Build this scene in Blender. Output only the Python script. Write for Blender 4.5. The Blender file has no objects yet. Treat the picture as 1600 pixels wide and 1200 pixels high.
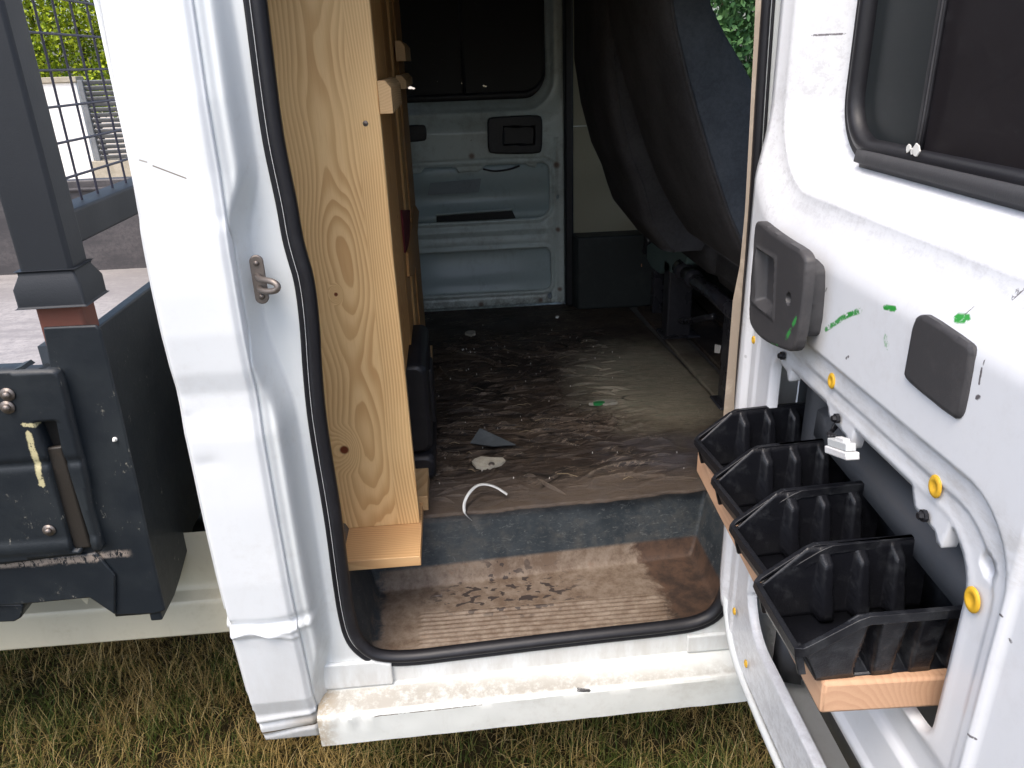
import bpy, bmesh, math, random
import numpy as np
from mathutils import Vector, Matrix
random.seed(7); RNG = np.random.default_rng(7)
rad = math.radians
SC = bpy.context.scene

# ---------------------------------------------------------------- camera
F, CX, CY = 1200.0, 800.0, 600.0
def _n(v): return v / np.linalg.norm(v)
_Z = -_n(np.array([100.0, -2840.0, -F]))
_Y = np.array([-110.0, 503.0, -F]); _Y = _Y / np.linalg.norm(_Y); _Y = _n(_Y - _Y.dot(_Z) * _Z)
_X = np.cross(_Y, _Z)
R = np.array([_X, _Y, _Z])                   # world = R @ camera
C0 = np.array([0.0, -1.13, 1.57])
cd = bpy.data.cameras.new('camera'); cam = bpy.data.objects.new('camera', cd); SC.collection.objects.link(cam)
M = Matrix([list(R[0]) + [C0[0]], list(R[1]) + [C0[1]], list(R[2]) + [C0[2]], [0, 0, 0, 1]])
cam.matrix_world = M
cd.sensor_width = 36; cd.lens = 27.0; cd.clip_start = 0.02; cd.clip_end = 500
cd.dof.use_dof = False
SC.camera = cam
SC.render.resolution_x, SC.render.resolution_y = 1024, 768

# ---------------------------------------------------------------- light
SUN_EL, SUN_AZ = 60.0, 212.0                 # azimuth measured clockwise from +Y (north)
w = bpy.data.worlds.new('World'); SC.world = w; w.use_nodes = True
nt = w.node_tree; bg = nt.nodes['Background']
sky = nt.nodes.new('ShaderNodeTexSky'); sky.sky_type = 'NISHITA'; sky.sun_disc = False
sky.sun_elevation = rad(SUN_EL); sky.sun_rotation = rad(SUN_AZ)
sky.air_density = 1.0; sky.dust_density = 4.0; sky.ozone_density = 1.0
nt.links.new(sky.outputs[0], bg.inputs[0]); bg.inputs[1].default_value = 0.15
sl = bpy.data.lights.new('sun', 'SUN'); sl.energy = 0.62; sl.angle = rad(25); sl.color = (1.0, 0.96, 0.90)
so = bpy.data.objects.new('sun', sl); SC.collection.objects.link(so)
so.rotation_euler = (rad(90 - SUN_EL), 0, rad(180 - SUN_AZ)) 
SC.view_settings.view_transform = 'Standard'; SC.view_settings.look = 'None'
SC.view_settings.gamma = 1.0; SC.view_settings.use_curve_mapping = False
SC.view_settings.exposure = 1.25
try:
    SC.cycles.max_bounces = 10; SC.cycles.diffuse_bounces = 6; SC.cycles.use_denoising = True
except Exception: pass

# ---------------------------------------------------------------- picture <-> place
def ray(px, py):
    v = R @ np.array([px - CX, -(py - CY), -F]); return v / np.linalg.norm(v)
def onx(px, py, x): r = ray(px, py); return C0 + r * (x - C0[0]) / r[0]
def ony(px, py, y): r = ray(px, py); return C0 + r * (y - C0[1]) / r[1]
def onz(px, py, z): r = ray(px, py); return C0 + r * (z - C0[2]) / r[2]
XH, PHI = 0.45, rad(-2.0)                    # hinge line of the open side door and its opening
DDIR = np.array([math.sin(PHI), -math.cos(PHI), 0.0]); DNRM = np.array([-math.cos(PHI), -math.sin(PHI), 0.0])
def dpt(u, z, off=0.0): return np.array([XH, 0, 0]) + DDIR * u + DNRM * off + np.array([0, 0, z])
def D(px, py, off=0.0):
    p0 = np.array([XH, 0, 0]) + DNRM * off; r = ray(px, py)
    q = C0 + r * np.dot(p0 - C0, DNRM) / np.dot(r, DNRM)
    return float(np.dot(q - p0, DDIR)), float(q[2])

# ---------------------------------------------------------------- noise
def _hash(i, j, s):
    n = (i * 374761393 + j * 668265263 + s * 1442695041) & 0xFFFFFFFF
    n = ((n ^ (n >> 13)) * 1274126177) & 0xFFFFFFFF
    return ((n ^ (n >> 16)) & 0xFFFF) / 65535.0
def vnoise(x, y, s=0):
    x = np.asarray(x, float); y = np.asarray(y, float)
    i = np.floor(x).astype(np.int64); j = np.floor(y).astype(np.int64); fx = x - i; fy = y - j
    fx = fx * fx * (3 - 2 * fx); fy = fy * fy * (3 - 2 * fy)
    a = _hash(i, j, s); b = _hash(i + 1, j, s); c = _hash(i, j + 1, s); d = _hash(i + 1, j + 1, s)
    return a + (b - a) * fx + (c - a) * fy + (a - b - c + d) * fx * fy
def fbm(x, y, o=4, s=0):
    t = 0; a = .5
    for k in range(o): t = t + a * vnoise(x * 2**k, y * 2**k, s + k); a *= .5
    return t
def sm(x, a, b):
    t = np.clip((x - a) / (b - a), 0, 1); return t * t * (3 - 2 * t)
def bump1(x, c, w): return np.exp(-((x - c) / w) ** 2)

# ---------------------------------------------------------------- objects
COL = SC.collection
def empty(name, loc, label=None, cat=None, group=None, kind=None, rz=0, parent=None):
    o = bpy.data.objects.new(name, None); COL.objects.link(o); o.location = loc; o.rotation_euler = (0, 0, rz)
    o.empty_display_size = .05
    if parent: o.parent = parent
    tag(o, label, cat, group, kind); return o
def tag(o, label=None, cat=None, group=None, kind=None):
    if label: o['label'] = label
    if cat: o['category'] = cat
    if group: o['group'] = group
    if kind: o['kind'] = kind
    return o
def origin(p):
    o = np.zeros(3)
    while p is not None: o = o + np.array(p.location); p = p.parent
    return o
def mk(name, verts, faces, mat, parent=None, smooth=True, world=True, bev=0, solid=0, uv=None, sub=0, attr=None, mats=None, mi=None, soff=-1):
    """one mesh object; verts in world coordinates, made local to the parent"""
    v = np.asarray(verts, float).reshape(-1, 3)
    if parent is not None and world: v = v - origin(parent)
    me = bpy.data.meshes.new(name); me.from_pydata([tuple(p) for p in v], [], faces)
    me.update()
    if smooth: me.polygons.foreach_set('use_smooth', [True] * len(me.polygons))
    me.materials.append(mat)
    if mats:
        for m_ in mats: me.materials.append(m_)
        me.polygons.foreach_set('material_index', mi)
    if uv is not None:
        l = me.uv_layers.new(name='uv'); idx = np.zeros(len(me.loops), np.int32); me.loops.foreach_get('vertex_index', idx)
        l.data.foreach_set('uv', np.asarray(uv, float)[idx].ravel())
    if attr:
        for k, a in attr.items():
            at = me.attributes.new(k, 'FLOAT', 'POINT'); at.data.foreach_set('value', np.asarray(a, np.float32))
    o = bpy.data.objects.new(name, me); COL.objects.link(o)
    if parent: o.parent = parent
    if solid:
        s = o.modifiers.new('s', 'SOLIDIFY'); s.thickness = solid; s.offset = soff
    if bev:
        b = o.modifiers.new('b', 'BEVEL'); b.width = bev; b.segments = 2; b.limit_method = 'ANGLE'; b.angle_limit = rad(35)
        me.set_sharp_from_angle(angle=rad(35))
        wn = o.modifiers.new('w', 'WEIGHTED_NORMAL'); wn.keep_sharp = True
    if sub:
        s = o.modifiers.new('u', 'SUBSURF'); s.levels = s.render_levels = sub
    return o
class MB:
    def __init__(s): s.v = []; s.f = []
    def add(s, v, f):
        n = len(s.v); s.v += [tuple(p) for p in v]; s.f += [tuple(i + n for i in q) for q in f]; return s
    def box(s, x0, x1, y0, y1, z0, z1):
        v = [(x, y, z) for x in (x0, x1) for y in (y0, y1) for z in (z0, z1)]
        return s.add(v, [(0, 1, 3, 2), (4, 6, 7, 5), (0, 4, 5, 1), (2, 3, 7, 6), (0, 2, 6, 4), (1, 5, 7, 3)])
    def prism(s, poly, a, b):
        """poly: list of 3D points, a/b: offset vectors for the two ends"""
        n = len(poly); P = np.array(poly, float); v = list(P + np.array(a)) + list(P + np.array(b))
        f = [tuple(range(n))[::-1], tuple(range(n, 2 * n))] + [(i, (i + 1) % n, n + (i + 1) % n, n + i) for i in range(n)]
        return s.add(v, f)
    def tube(s, path, r, n=12, cap=True):
        P = np.array(path, float); m = len(P); r = np.broadcast_to(r, (m,)); T = np.gradient(P, axis=0)
        T /= np.linalg.norm(T, axis=1)[:, None]; up = np.array([0, 0, 1.0])
        if abs(T[0].dot(up)) > .9: up = np.array([0, 1.0, 0])
        v = []; A = _n(np.cross(T[0], up))
        for i in range(m):
            A = _n(A - A.dot(T[i]) * T[i]); B = np.cross(T[i], A)
            for k in range(n):
                t = 2 * math.pi * k / n; v.append(P[i] + r[i] * (A * math.cos(t) + B * math.sin(t)))
        f = [(i * n + k, i * n + (k + 1) % n, (i + 1) * n + (k + 1) % n, (i + 1) * n + k) for i in range(m - 1) for k in range(n)]
        if cap: f += [tuple(range(n))[::-1], tuple(range((m - 1) * n, m * n))]
        return s.add(v, f)
    def disc(s, c, nrm, r, t, n=16, r2=None):
        c = np.array(c, float); nrm = _n(np.array(nrm, float)); return s.tube([c, c + nrm * t], [r, r2 if r2 else r], n)
    def build(s, name, mat, parent=None, **k): return mk(name, s.v, s.f, mat, parent, **k)
def sweep(path, prof, nrm, closed=False, sc=None):
    """profile points (side, out) swept along a path lying in a plane with normal nrm"""
    P = np.array(path, float); m = len(P); nrm = _n(np.array(nrm, float))
    T = (np.roll(P, -1, 0) - np.roll(P, 1, 0)) if closed else np.gradient(P, axis=0)
    T /= np.linalg.norm(T, axis=1)[:, None]; S = np.cross(T, nrm); k = len(prof)
    if sc is None: sc = [1.0] * m
    v = [P[i] + S[i] * a * sc[i] + nrm * b * (.5 + .5 * sc[i]) for i in range(m) for a, b in prof]
    f = []
    for i in range(m if closed else m - 1):
        j = (i + 1) % m
        for q in range(k):
            r = (q + 1) % k; f.append((i * k + q, i * k + r, j * k + r, j * k + q))
    if not closed: f += [tuple(range(k))[::-1], tuple(range((m - 1) * k, m * k))]
    return v, f
def rrpath(u0, u1, v0, v1, r, n=10):
    """rounded rectangle outline, r = radii (ll, lr, ur, ul)"""
    if not hasattr(r, '__len__'): r = (r,) * 4
    P = []
    for (cx, cy, rr, a) in ((u0 + r[0], v0 + r[0], r[0], 180), (u1 - r[1], v0 + r[1], r[1], 270), (u1 - r[2], v1 - r[2], r[2], 0), (u0 + r[3], v1 - r[3], r[3], 90)):
        for k in range(n + 1):
            t = rad(a + 90 * k / n); P.append((cx + rr * math.cos(t), cy + rr * math.sin(t)))
    return P
def densify(P, step, closed=False):
    P = [np.array(p, float) for p in P]; out = []; n = len(P)
    for i in range(n if closed else n - 1):
        a, b = P[i], P[(i + 1) % n]; m = max(1, int(np.linalg.norm(b - a) / step))
        for k in range(m): out.append(a + (b - a) * k / m)
    if not closed: out.append(P[-1])
    return out
def smoothpath(P, it=2, closed=False):
    P = [np.array(p, float) for p in P]
    for _ in range(it):
        Q = [] if closed else [P[0]]
        for i in range(len(P) if closed else len(P) - 1):
            a, b = P[i], P[(i + 1) % len(P)]; Q += [a * .75 + b * .25, a * .25 + b * .75]
        if not closed: Q.append(P[-1])
        P = Q
    return P
# signed distance (2D): negative inside
def sd_rr(U, V, u0, u1, v0, v1, r):
    if not hasattr(r, '__len__'): r = (r,) * 4      # ll, lr, ur, ul
    cx, cy = (u0 + u1) / 2, (v0 + v1) / 2; px, py = U - cx, V - cy
    rr = np.where(px > 0, np.where(py > 0, r[2], r[1]), np.where(py > 0, r[3], r[0]))
    qx = np.abs(px) - (u1 - u0) / 2 + rr; qy = np.abs(py) - (v1 - v0) / 2 + rr
    return np.minimum(np.maximum(qx, qy), 0) + np.hypot(np.maximum(qx, 0), np.maximum(qy, 0)) - rr
def sd_poly(U, V, P):
    P = np.array(P, float); d = np.full(U.shape, 1e9); ins = np.zeros(U.shape, bool); n = len(P)
    for i in range(n):
        a = P[i]; b = P[(i + 1) % n]; e = b - a; L = e.dot(e) + 1e-12
        t = np.clip(((U - a[0]) * e[0] + (V - a[1]) * e[1]) / L, 0, 1)
        d = np.minimum(d, np.hypot(U - a[0] - t * e[0], V - a[1] - t * e[1]))
        c = ((a[1] > V) != (b[1] > V)) & (U < (b[0] - a[0]) * (V - a[1]) / ((b[1] - a[1]) if b[1] != a[1] else 1e-12) + a[0])
        ins ^= c
    return np.where(ins, -d, d)
def sheet(us, vs, keep, fn, flange=None, flip=False):
    """grid over (us, vs); keep(U,V)>0 stays, edges snapped onto the contour; fn(U,V)->xyz arrays.
       flange: vector or function(U,V)->xyz pushed back along the cut edges. Returns verts, faces, uv"""
    U, V = np.meshgrid(us, vs, indexing='ij'); U = U.copy(); V = V.copy(); nu, nv = U.shape
    snapped = np.zeros(U.shape, bool)
    if keep is not None:
        h = max(np.max(np.diff(us)), np.max(np.diff(vs))); S = keep(U, V)
        near = np.abs(S) < .62 * h
        iu = np.zeros(U.shape, bool); iu[1:-1, 1:-1] = True
        m = near
        for _ in range(3):
            e = 1e-4; s = keep(U[m], V[m]); gu = (keep(U[m] + e, V[m]) - s) / e; gv = (keep(U[m], V[m] + e) - s) / e
            g2 = np.maximum(gu * gu + gv * gv, .3); U[m] -= s * gu / g2; V[m] -= s * gv / g2
        snapped = m.copy(); S = keep(U, V); S[snapped] = 0
    else: S = np.ones(U.shape)
    idx = np.arange(nu * nv).reshape(nu, nv)
    a = idx[:-1, :-1].ravel(); b = idx[1:, :-1].ravel(); c = idx[1:, 1:].ravel(); d = idx[:-1, 1:].ravel()
    Sf = S.ravel(); sn = snapped.ravel()
    full = (Sf[a] > 0) & (Sf[b] > 0) & (Sf[c] > 0) & (Sf[d] > 0)
    faces = [tuple(q) for q in np.stack([a, b, c, d], 1)[full]]
    rest = ~full
    for q in np.stack([a, b, c, d], 1)[rest]:
        A, B, Cc, Dd = q
        s4 = Sf[q]
        if s4.max() <= 0: continue
        if (s4 < 0).any():
            tr = ((A, B, Cc), (A, Cc, Dd)) if (sn[A] or sn[Cc]) and not (sn[B] and sn[Dd]) else ((A, B, Dd), (B, Cc, Dd))
            for t in tr:
                st = Sf[list(t)]
                if st.min() < 0 or st.max() <= 0: continue
                faces.append(t)
        else:
            faces.append((A, B, Cc, Dd))
    used = np.zeros(nu * nv, bool)
    for f in faces: used[list(f)] = True
    X, Y, Z = fn(U.ravel(), V.ravel()); P = np.stack([X, Y, Z], 1); UV = np.stack([U.ravel(), V.ravel()], 1)
    mp = -np.ones(nu * nv, int); mp[used] = np.arange(used.sum()); P = P[used]; UV = UV[used]
    faces = [tuple(int(mp[i]) for i in f) for f in faces]
    if flip: faces = [f[::-1] for f in faces]
    if flange is not None:
        ed = {}
        for f in faces:
            for i in range(len(f)):
                e = (f[i], f[(i + 1) % len(f)]); k = (min(e), max(e)); ed[k] = None if k in ed else e
        ed = [e for e in ed.values() if e]
        bv = sorted({i for e in ed for i in e}); n0 = len(P); mm = {v: n0 + i for i, v in enumerate(bv)}
        fl = np.array(flange, float)
        Q = P[bv] + fl
        P = np.vstack([P, Q]); UV = np.vstack([UV, UV[bv]])
        faces += [(e[1], e[0], mm[e[0]], mm[e[1]]) for e in ed]
    return P, faces, UV
def arr(a, b, st): return np.linspace(a, b, int(round((b - a) / st)) + 1)

# ---------------------------------------------------------------- materials
class S_:
    """tiny wrapper round a node socket, so that maths reads like maths"""
    def __init__(s, g, o): s.g = g; s.o = o
    def _m(s, op, b=0.0, c=None):
        n = s.g.t.nodes.new('ShaderNodeMath'); n.operation = op; s.g.put(n.inputs[0], s); s.g.put(n.inputs[1], b)
        if c is not None: s.g.put(n.inputs[2], c)
        return S_(s.g, n.outputs[0])
    def __add__(s, b): return s._m('ADD', b)
    __radd__ = __add__
    def __sub__(s, b): return s._m('SUBTRACT', b)
    def __rsub__(s, b): return (s * -1.0) + b
    def __mul__(s, b): return s._m('MULTIPLY', b)
    __rmul__ = __mul__
    def __truediv__(s, b): return s._m('DIVIDE', b)
    def pow(s, b): return s._m('POWER', b)
    def sin(s): return s._m('SINE')
    def abs(s): return s._m('ABSOLUTE')
    def sqrt(s): return s._m('SQRT')
    def max(s, b): return s._m('MAXIMUM', b)
    def min(s, b): return s._m('MINIMUM', b)
    def frac(s): return s._m('FRACT')
    def step(s, a, b):
        n = s.g.t.nodes.new('ShaderNodeMapRange'); n.interpolation_type = 'SMOOTHSTEP'; s.g.put(n.inputs[0], s)
        lo, hi = (a, b) if a < b else (b, a)
        n.inputs[1].default_value = lo; n.inputs[2].default_value = hi
        n.inputs[3].default_value = 0 if a < b else 1; n.inputs[4].default_value = 1 if a < b else 0
        return S_(s.g, n.outputs[0])
class G:
    def __init__(s, name):
        s.m = bpy.data.materials.new(name); s.m.use_nodes = True; s.t = s.m.node_tree
        s.b = s.t.nodes['Principled BSDF']
    def put(s, i, v):
        if isinstance(v, S_): s.t.links.new(v.o, i)
        elif isinstance(v, (tuple, list)): i.default_value = tuple(v) + ((1,) if len(v) == 3 and len(i.default_value) == 4 else ())
        else: i.default_value = v
    def obj(s): return S_(s, s.t.nodes.new('ShaderNodeTexCoord').outputs['Object'])
    def pos(s): return S_(s, s.t.nodes.new('ShaderNodeNewGeometry').outputs['Position'])
    def uv(s): return S_(s, s.t.nodes.new('ShaderNodeTexCoord').outputs['UV'])
    def attr(s, n): a = s.t.nodes.new('ShaderNodeAttribute'); a.attribute_name = n; return S_(s, a.outputs['Fac'])
    def objrand(s): return S_(s, s.t.nodes.new('ShaderNodeObjectInfo').outputs['Random'])
    def xyz(s, v):
        n = s.t.nodes.new('ShaderNodeSeparateXYZ'); s.put(n.inputs[0], v); return [S_(s, o) for o in n.outputs]
    def vec(s, x, y, z):
        n = s.t.nodes.new('ShaderNodeCombineXYZ')
        for i, q in zip(n.inputs, (x, y, z)): s.put(i, q)
        return S_(s, n.outputs[0])
    def scale(s, v, k):
        n = s.t.nodes.new('ShaderNodeVectorMath'); n.operation = 'MULTIPLY'; s.put(n.inputs[0], v)
        n.inputs[1].default_value = k if hasattr(k, '__len__') else (k, k, k); return S_(s, n.outputs[0])
    def noise(s, v, sc, det=3, rough=.5, dist=0):
        n = s.t.nodes.new('ShaderNodeTexNoise'); s.put(n.inputs['Vector'], v); n.inputs['Scale'].default_value = sc
        n.inputs['Detail'].default_value = det; n.inputs['Roughness'].default_value = rough; n.inputs['Distortion'].default_value = dist
        return S_(s, n.outputs['Fac'])
    def voro(s, v, sc, out='Distance', feat='F1'):
        n = s.t.nodes.new('ShaderNodeTexVoronoi'); n.feature = feat; s.put(n.inputs['Vector'], v); n.inputs['Scale'].default_value = sc
        return S_(s, n.outputs[out])
    def mix(s, f, a, b):
        n = s.t.nodes.new('ShaderNodeMix'); n.data_type = 'RGBA'; s.put(n.inputs[0], f); s.put(n.inputs[6], a); s.put(n.inputs[7], b)
        return S_(s, n.outputs[2])
    def mul(s, a, b):
        n = s.t.nodes.new('ShaderNodeMix'); n.data_type = 'RGBA'; n.blend_type = 'MULTIPLY'; n.inputs[0].default_value = 1
        s.put(n.inputs[6], a); s.put(n.inputs[7], b); return S_(s, n.outputs[2])
    def ramp(s, f, st):
        n = s.t.nodes.new('ShaderNodeValToRGB'); s.put(n.inputs[0], f); e = n.color_ramp.elements
        while len(e) < len(st): e.new(.5)
        for q, (p, c) in zip(e, st): q.position = p; q.color = tuple(c) + (1,)
        return S_(s, n.outputs[0])
    def bump(s, h, st=.3, d=.002):
        n = s.t.nodes.new('ShaderNodeBump'); s.put(n.inputs['Height'], h); n.inputs['Strength'].default_value = st; n.inputs['Distance'].default_value = d
        s.t.links.new(n.outputs[0], s.b.inputs['Normal'])
    def out(s, col=None, rough=None, metal=None, spec=None, **k):
        if col is not None: s.put(s.b.inputs['Base Color'], col)
        if rough is not None: s.put(s.b.inputs['Roughness'], rough)
        if metal is not None: s.put(s.b.inputs['Metallic'], metal)
        if spec is not None: s.put(s.b.inputs['Specular IOR Level'], spec)
        for n_, v in k.items(): s.put(s.b.inputs[n_.replace('_', ' ')], v)
        return s.m
def streak(g, U, V, a, b, wd, soft=.6):
    """mask of a thin smear from a to b (in the same coordinates as U, V)"""
    ax, ay = a; bx, by = b; ex, ey = bx - ax, by - ay; L = math.hypot(ex, ey) or 1e-6; ex /= L; ey /= L
    t = (U - ax) * ex + (V - ay) * ey; q = ((U - ax) * ey - (V - ay) * ex).abs()
    d = (t * -1.0).max(t - L).max(0.0); return (q + d).step(wd, wd * soft)
# white body paint: clean gloss, with dirt, scuffs and small chips
def paint(name, col=(.73, .755, .77), dirt=.25, dirtcol=(.30, .25, .19), rough=.28, lowdirt=None, chips=True, dscale=6, extra=None):
    g = G(name); p = g.pos(); x, y, z = g.xyz(p)
    n1 = g.noise(p, dscale, 6, .65); n2 = g.noise(p, 60, 4, .7); n3 = g.noise(g.scale(p, (1, 1, .25)), 25, 5, .7)
    d = (n1 * .6 + n2 * .4).step(.5, .72) * dirt + n3.step(.55, .8) * dirt * .5
    if lowdirt: d = d + (z + (n1 - .5) * .12).step(lowdirt[0], lowdirt[1]) * lowdirt[2] * n3.step(.25, .65)
    c = g.mix(d.min(1.0), col, dirtcol)
    if chips:
        v = g.voro(g.vec(x + n2 * .02, y, z + n1 * .01), 9); c = g.mix(v.step(.035, .02) * n1.step(.5, .6) * .8, c, (.10, .09, .08))
        v2 = g.voro(g.scale(p, (1, 1, .45)), 17); c = g.mix(v2.step(.04, .015) * n3.step(.52, .6) * .6, c, (.16, .14, .12))
    if extra: c = extra(g, c, x, y, z)
    g.bump(n2 * .3 + g.noise(p, 9, 2) * 2.0, .05, .004)
    return g.out(c, (n1 * .3 + rough - .1 + d * .4), spec=.5, Coat_Weight=.25, Coat_Roughness=.12)
def x_pillar(g, c, x, y, z):
    n = g.noise(g.vec(x, y, z), 30, 4, .7)
    c = g.mix(streak(g, x, z, (-.392, 1.455), (-.352, 1.437), .0011), c, (.2, .17, .14))
    c = g.mix(streak(g, x, z, (-.408, 1.463), (-.399, 1.460), .0012), c, (.35, .33, .3))
    c = g.mix((x + n * .02).step(-.30, -.292) * (x * -1.0).step(.262, .286) * .35, c, (.35, .31, .25))
    c = g.mix(((z - .43).abs() + n * .03).step(.045, .02) * (x + n * .05).step(-.37, -.29) * .55, c, (.33, .25, .15))
    return g.mix(((z - .412 - (x + .37) * .1).abs() + n * .003).step(.0045, .003) * (x * -1).step(.30, .32) , c, (.12, .09, .06))
def x_sill(g, c, x, y, z):
    p = g.vec(x, y, z); n = g.noise(p, 22, 6, .75); n5 = g.noise(p, 70, 4, .8)
    led = (y * 1.0).step(-.030, -.024) * y.step(.022, .016) * z.step(.486, .47) * (n * .6 + n5 * .5).step(.34, .62)
    c = g.mix(led * .72, c, (.26, .225, .175)); c = g.mix((z - .4775 - (x + .31) * .02).abs().step(.004, .001) * n.step(.35, .5) * .7, c, (.16, .12, .08)); c = g.mix(streak(g, x + (n5 - .5) * .01, z + (n5 - .5) * .003, (.18, .468), (.205, .466), .003) * n5.step(.42, .5), c, (.03, .03, .03)); c = g.mix(streak(g, x, z + (n5 - .5) * .003, (-.20, .452), (.0, .457), .0012) * n.step(.4, .5), c, (.14, .11, .08))
    c = g.mix(((x + .31).abs() + n * .03 - .02).step(.05, .0) * n5.step(.3, .6) * .7, c, (.33, .24, .13))
    return c
def x_door(g, c, x, y, z):
    u, v, _ = g.xyz(g.uv()); p = g.vec(x, y, z); n = g.noise(p, 90, 4, .8); n2 = g.noise(g.scale(p, (1, 1, 3)), 18, 6, .8); n4 = g.noise(p, 6, 3, .6)
    G1 = (.03, .30, .05)
    for a, b, w, k in (((1290, 515), (1318, 496), .004, .95), ((1318, 496), (1345, 485), .0045, 1), ((1381, 480), (1398, 484), .0035, 1), ((1484, 497), (1498, 499), .006, 1), ((1384, 528), (1386, 541), .006, .55)):
        c = g.mix(streak(g, u + (n - .5) * .006, v + (n2 - .5) * .006, D(*a), D(*b), w, .5) * n.step(.40, .5) * k, c, G1)
    for a, b, w in (((1290, 455), (1292, 450), .0012), ((1322, 560), (1326, 557), .002), ((1545, 465), (1548, 456), .003), ((1530, 600), (1534, 575), .0016), ((1526, 622), (1530, 620), .003), ((1536, 570), (1538, 560), .001),
                    ((1600, 392), (1545, 470), .0011), ((1500, 480), (1493, 492), .0007), ((1510, 1145), (1520, 1155), .0016), ((1568, 1000), (1571, 1004), .002), ((1562, 960), (1566, 963), .0015), ((1216, 57), (1226, 56), .0016), ((1283, 75), (1285, 66), .0016)):
        c = g.mix(streak(g, u + (n - .5) * .003, v + (n - .5) * .003, D(*a), D(*b), w, .5) * n.step(.38, .5), c, (.12, .11, .12))
    # grey rubbing marks under and beside the window
    rub = ((v - 1.40).abs() + (n4 - .5) * .05).step(.06, .015) * u.step(.04, .16) * (n2 * .6 + n * .4).step(.44, .62)
    c = g.mix(rub * .28, c, (.30, .29, .31))
    rub2 = ((v - 1.47).abs() * .5 + (u - .06).abs() + (n4 - .5) * .06).step(.13, .03) * n.step(.45, .65)
    c = g.mix(rub2 * .35, c, (.38, .37, .38))
    lo = (v + n4 * .1).step(.86, .66) * (n2 * .5 + n * .5).step(.42, .6)
    c = g.mix(lo * .28, c, (.20, .18, .17))
    band = (v.step(1.232, 1.212)) * v.step(1.155, 1.175) * n2.step(.4, .7)
    return g.mix(band * .35, c, (.36, .33, .28))
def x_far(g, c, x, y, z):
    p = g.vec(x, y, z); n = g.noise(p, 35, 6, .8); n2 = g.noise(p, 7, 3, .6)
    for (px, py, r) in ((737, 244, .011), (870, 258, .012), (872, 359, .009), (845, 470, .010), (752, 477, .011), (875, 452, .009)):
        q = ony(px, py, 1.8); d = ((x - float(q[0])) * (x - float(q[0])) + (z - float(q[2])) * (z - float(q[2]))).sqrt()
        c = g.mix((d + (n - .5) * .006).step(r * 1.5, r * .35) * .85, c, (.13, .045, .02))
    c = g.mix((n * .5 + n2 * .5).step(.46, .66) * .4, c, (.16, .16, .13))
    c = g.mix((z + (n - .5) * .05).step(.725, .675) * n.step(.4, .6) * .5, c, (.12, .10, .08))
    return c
PAINT = paint('white_paint', extra=x_pillar, lowdirt=(.75, .35, .25), dirt=.12)
JAMB = paint('jamb_paint', (.70, .73, .73), dirt=.2, lowdirt=(.62, .42, .5), rough=.35)
SILL = paint('sill_paint', (.70, .72, .69), dirt=.25, extra=x_sill, rough=.38)
DOOR = paint('door_inner_paint', (.74, .755, .78), dirt=.12, extra=x_door, rough=.36)
DOORIN = paint('door_cavity_shaded_paint', (.085, .09, .098), dirt=.5, dirtcol=(.07, .07, .07), rough=.42, chips=False)  # dusty body paint, darkened so the colour carries the cavity's shade
FARP = paint('far_door_shaded_paint', (.56, .63, .60), dirt=.3, extra=x_far, rough=.40)  # the truck's white paint, greyed in colour for the shade of the cab
FARIN = paint('far_cavity_shaded_paint', (.36, .44, .44), dirt=.45, dirtcol=(.12, .12, .11), rough=.45, chips=False)  # same paint darker still, recess shade put into the colour
CREAM = paint('cream_skirt_paint', (.47, .445, .345), dirt=.3, dirtcol=(.28, .22, .14), rough=.45)
BEIGE = paint('beige_trim', (.27, .25, .175), dirt=.3, dirtcol=(.15, .13, .09), rough=.6, chips=False)

def plastic(name, col, rough=.45, wear=.3, wearcol=None, sc=40, bs=.15, spec=.4):
    g = G(name); p = g.obj(); n = g.noise(p, sc, 5, .7); n2 = g.noise(p, 7, 4, .6); n3 = g.noise(g.scale(p, (1, 1, .3)), 130, 3, .8)
    wc = wearcol or tuple(min(1, c * 3 + .03) for c in col)
    m = ((n * .5 + n2 * .5).step(.48, .72) * wear + n3.step(.62, .78) * wear * .6).min(1.0)
    g.bump(g.noise(p, 500, 2) + n * .5, bs, .0008)
    return g.out(g.mix(m, col, wc), n2 * .25 + rough - .1, spec=spec)
RUBBER = plastic('seal_rubber', (.012, .012, .015), .42, .25)
BLACKP = plastic('black_plastic', (.014, .014, .017), .38, .25)
BINP = plastic('bin_plastic', (.007, .0075, .010), .33, .45, (.07, .075, .08), 55, .35)
GREYP = plastic('charcoal_plastic', (.05, .05, .054), .55, .25, (.10, .10, .105), 60, .3)
PLATEP = None
def handle_mat():
    g = G('charcoal_handle_plastic'); p = g.pos(); n = g.noise(p, 90, 4, .8); n2 = g.noise(p, 9, 4, .6)
    x, y, z = g.xyz(p); u = y * -1.0
    c = g.mix((n * .4 + n2 * .6).step(.45, .65) * .5, (.048, .047, .05), (.085, .08, .08))
    for a, b, w in (((1228, 528), (1242, 500), .0045), ((1238, 508), (1244, 495), .003), ((1202, 537), (1214, 539), .0025)):
        qa, qb = D(*a, .034), D(*b, .034)
        c = g.mix(streak(g, u + (n - .5) * .008, z + (n - .5) * .006, qa, qb, w, .4) * n.step(.42, .52), c, (.04, .26, .06))
    g.bump(g.noise(p, 900, 2), .2, .0006); return g.out(c, n2 * .2 + .42, spec=.4)
HANDLE = handle_mat()
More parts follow.
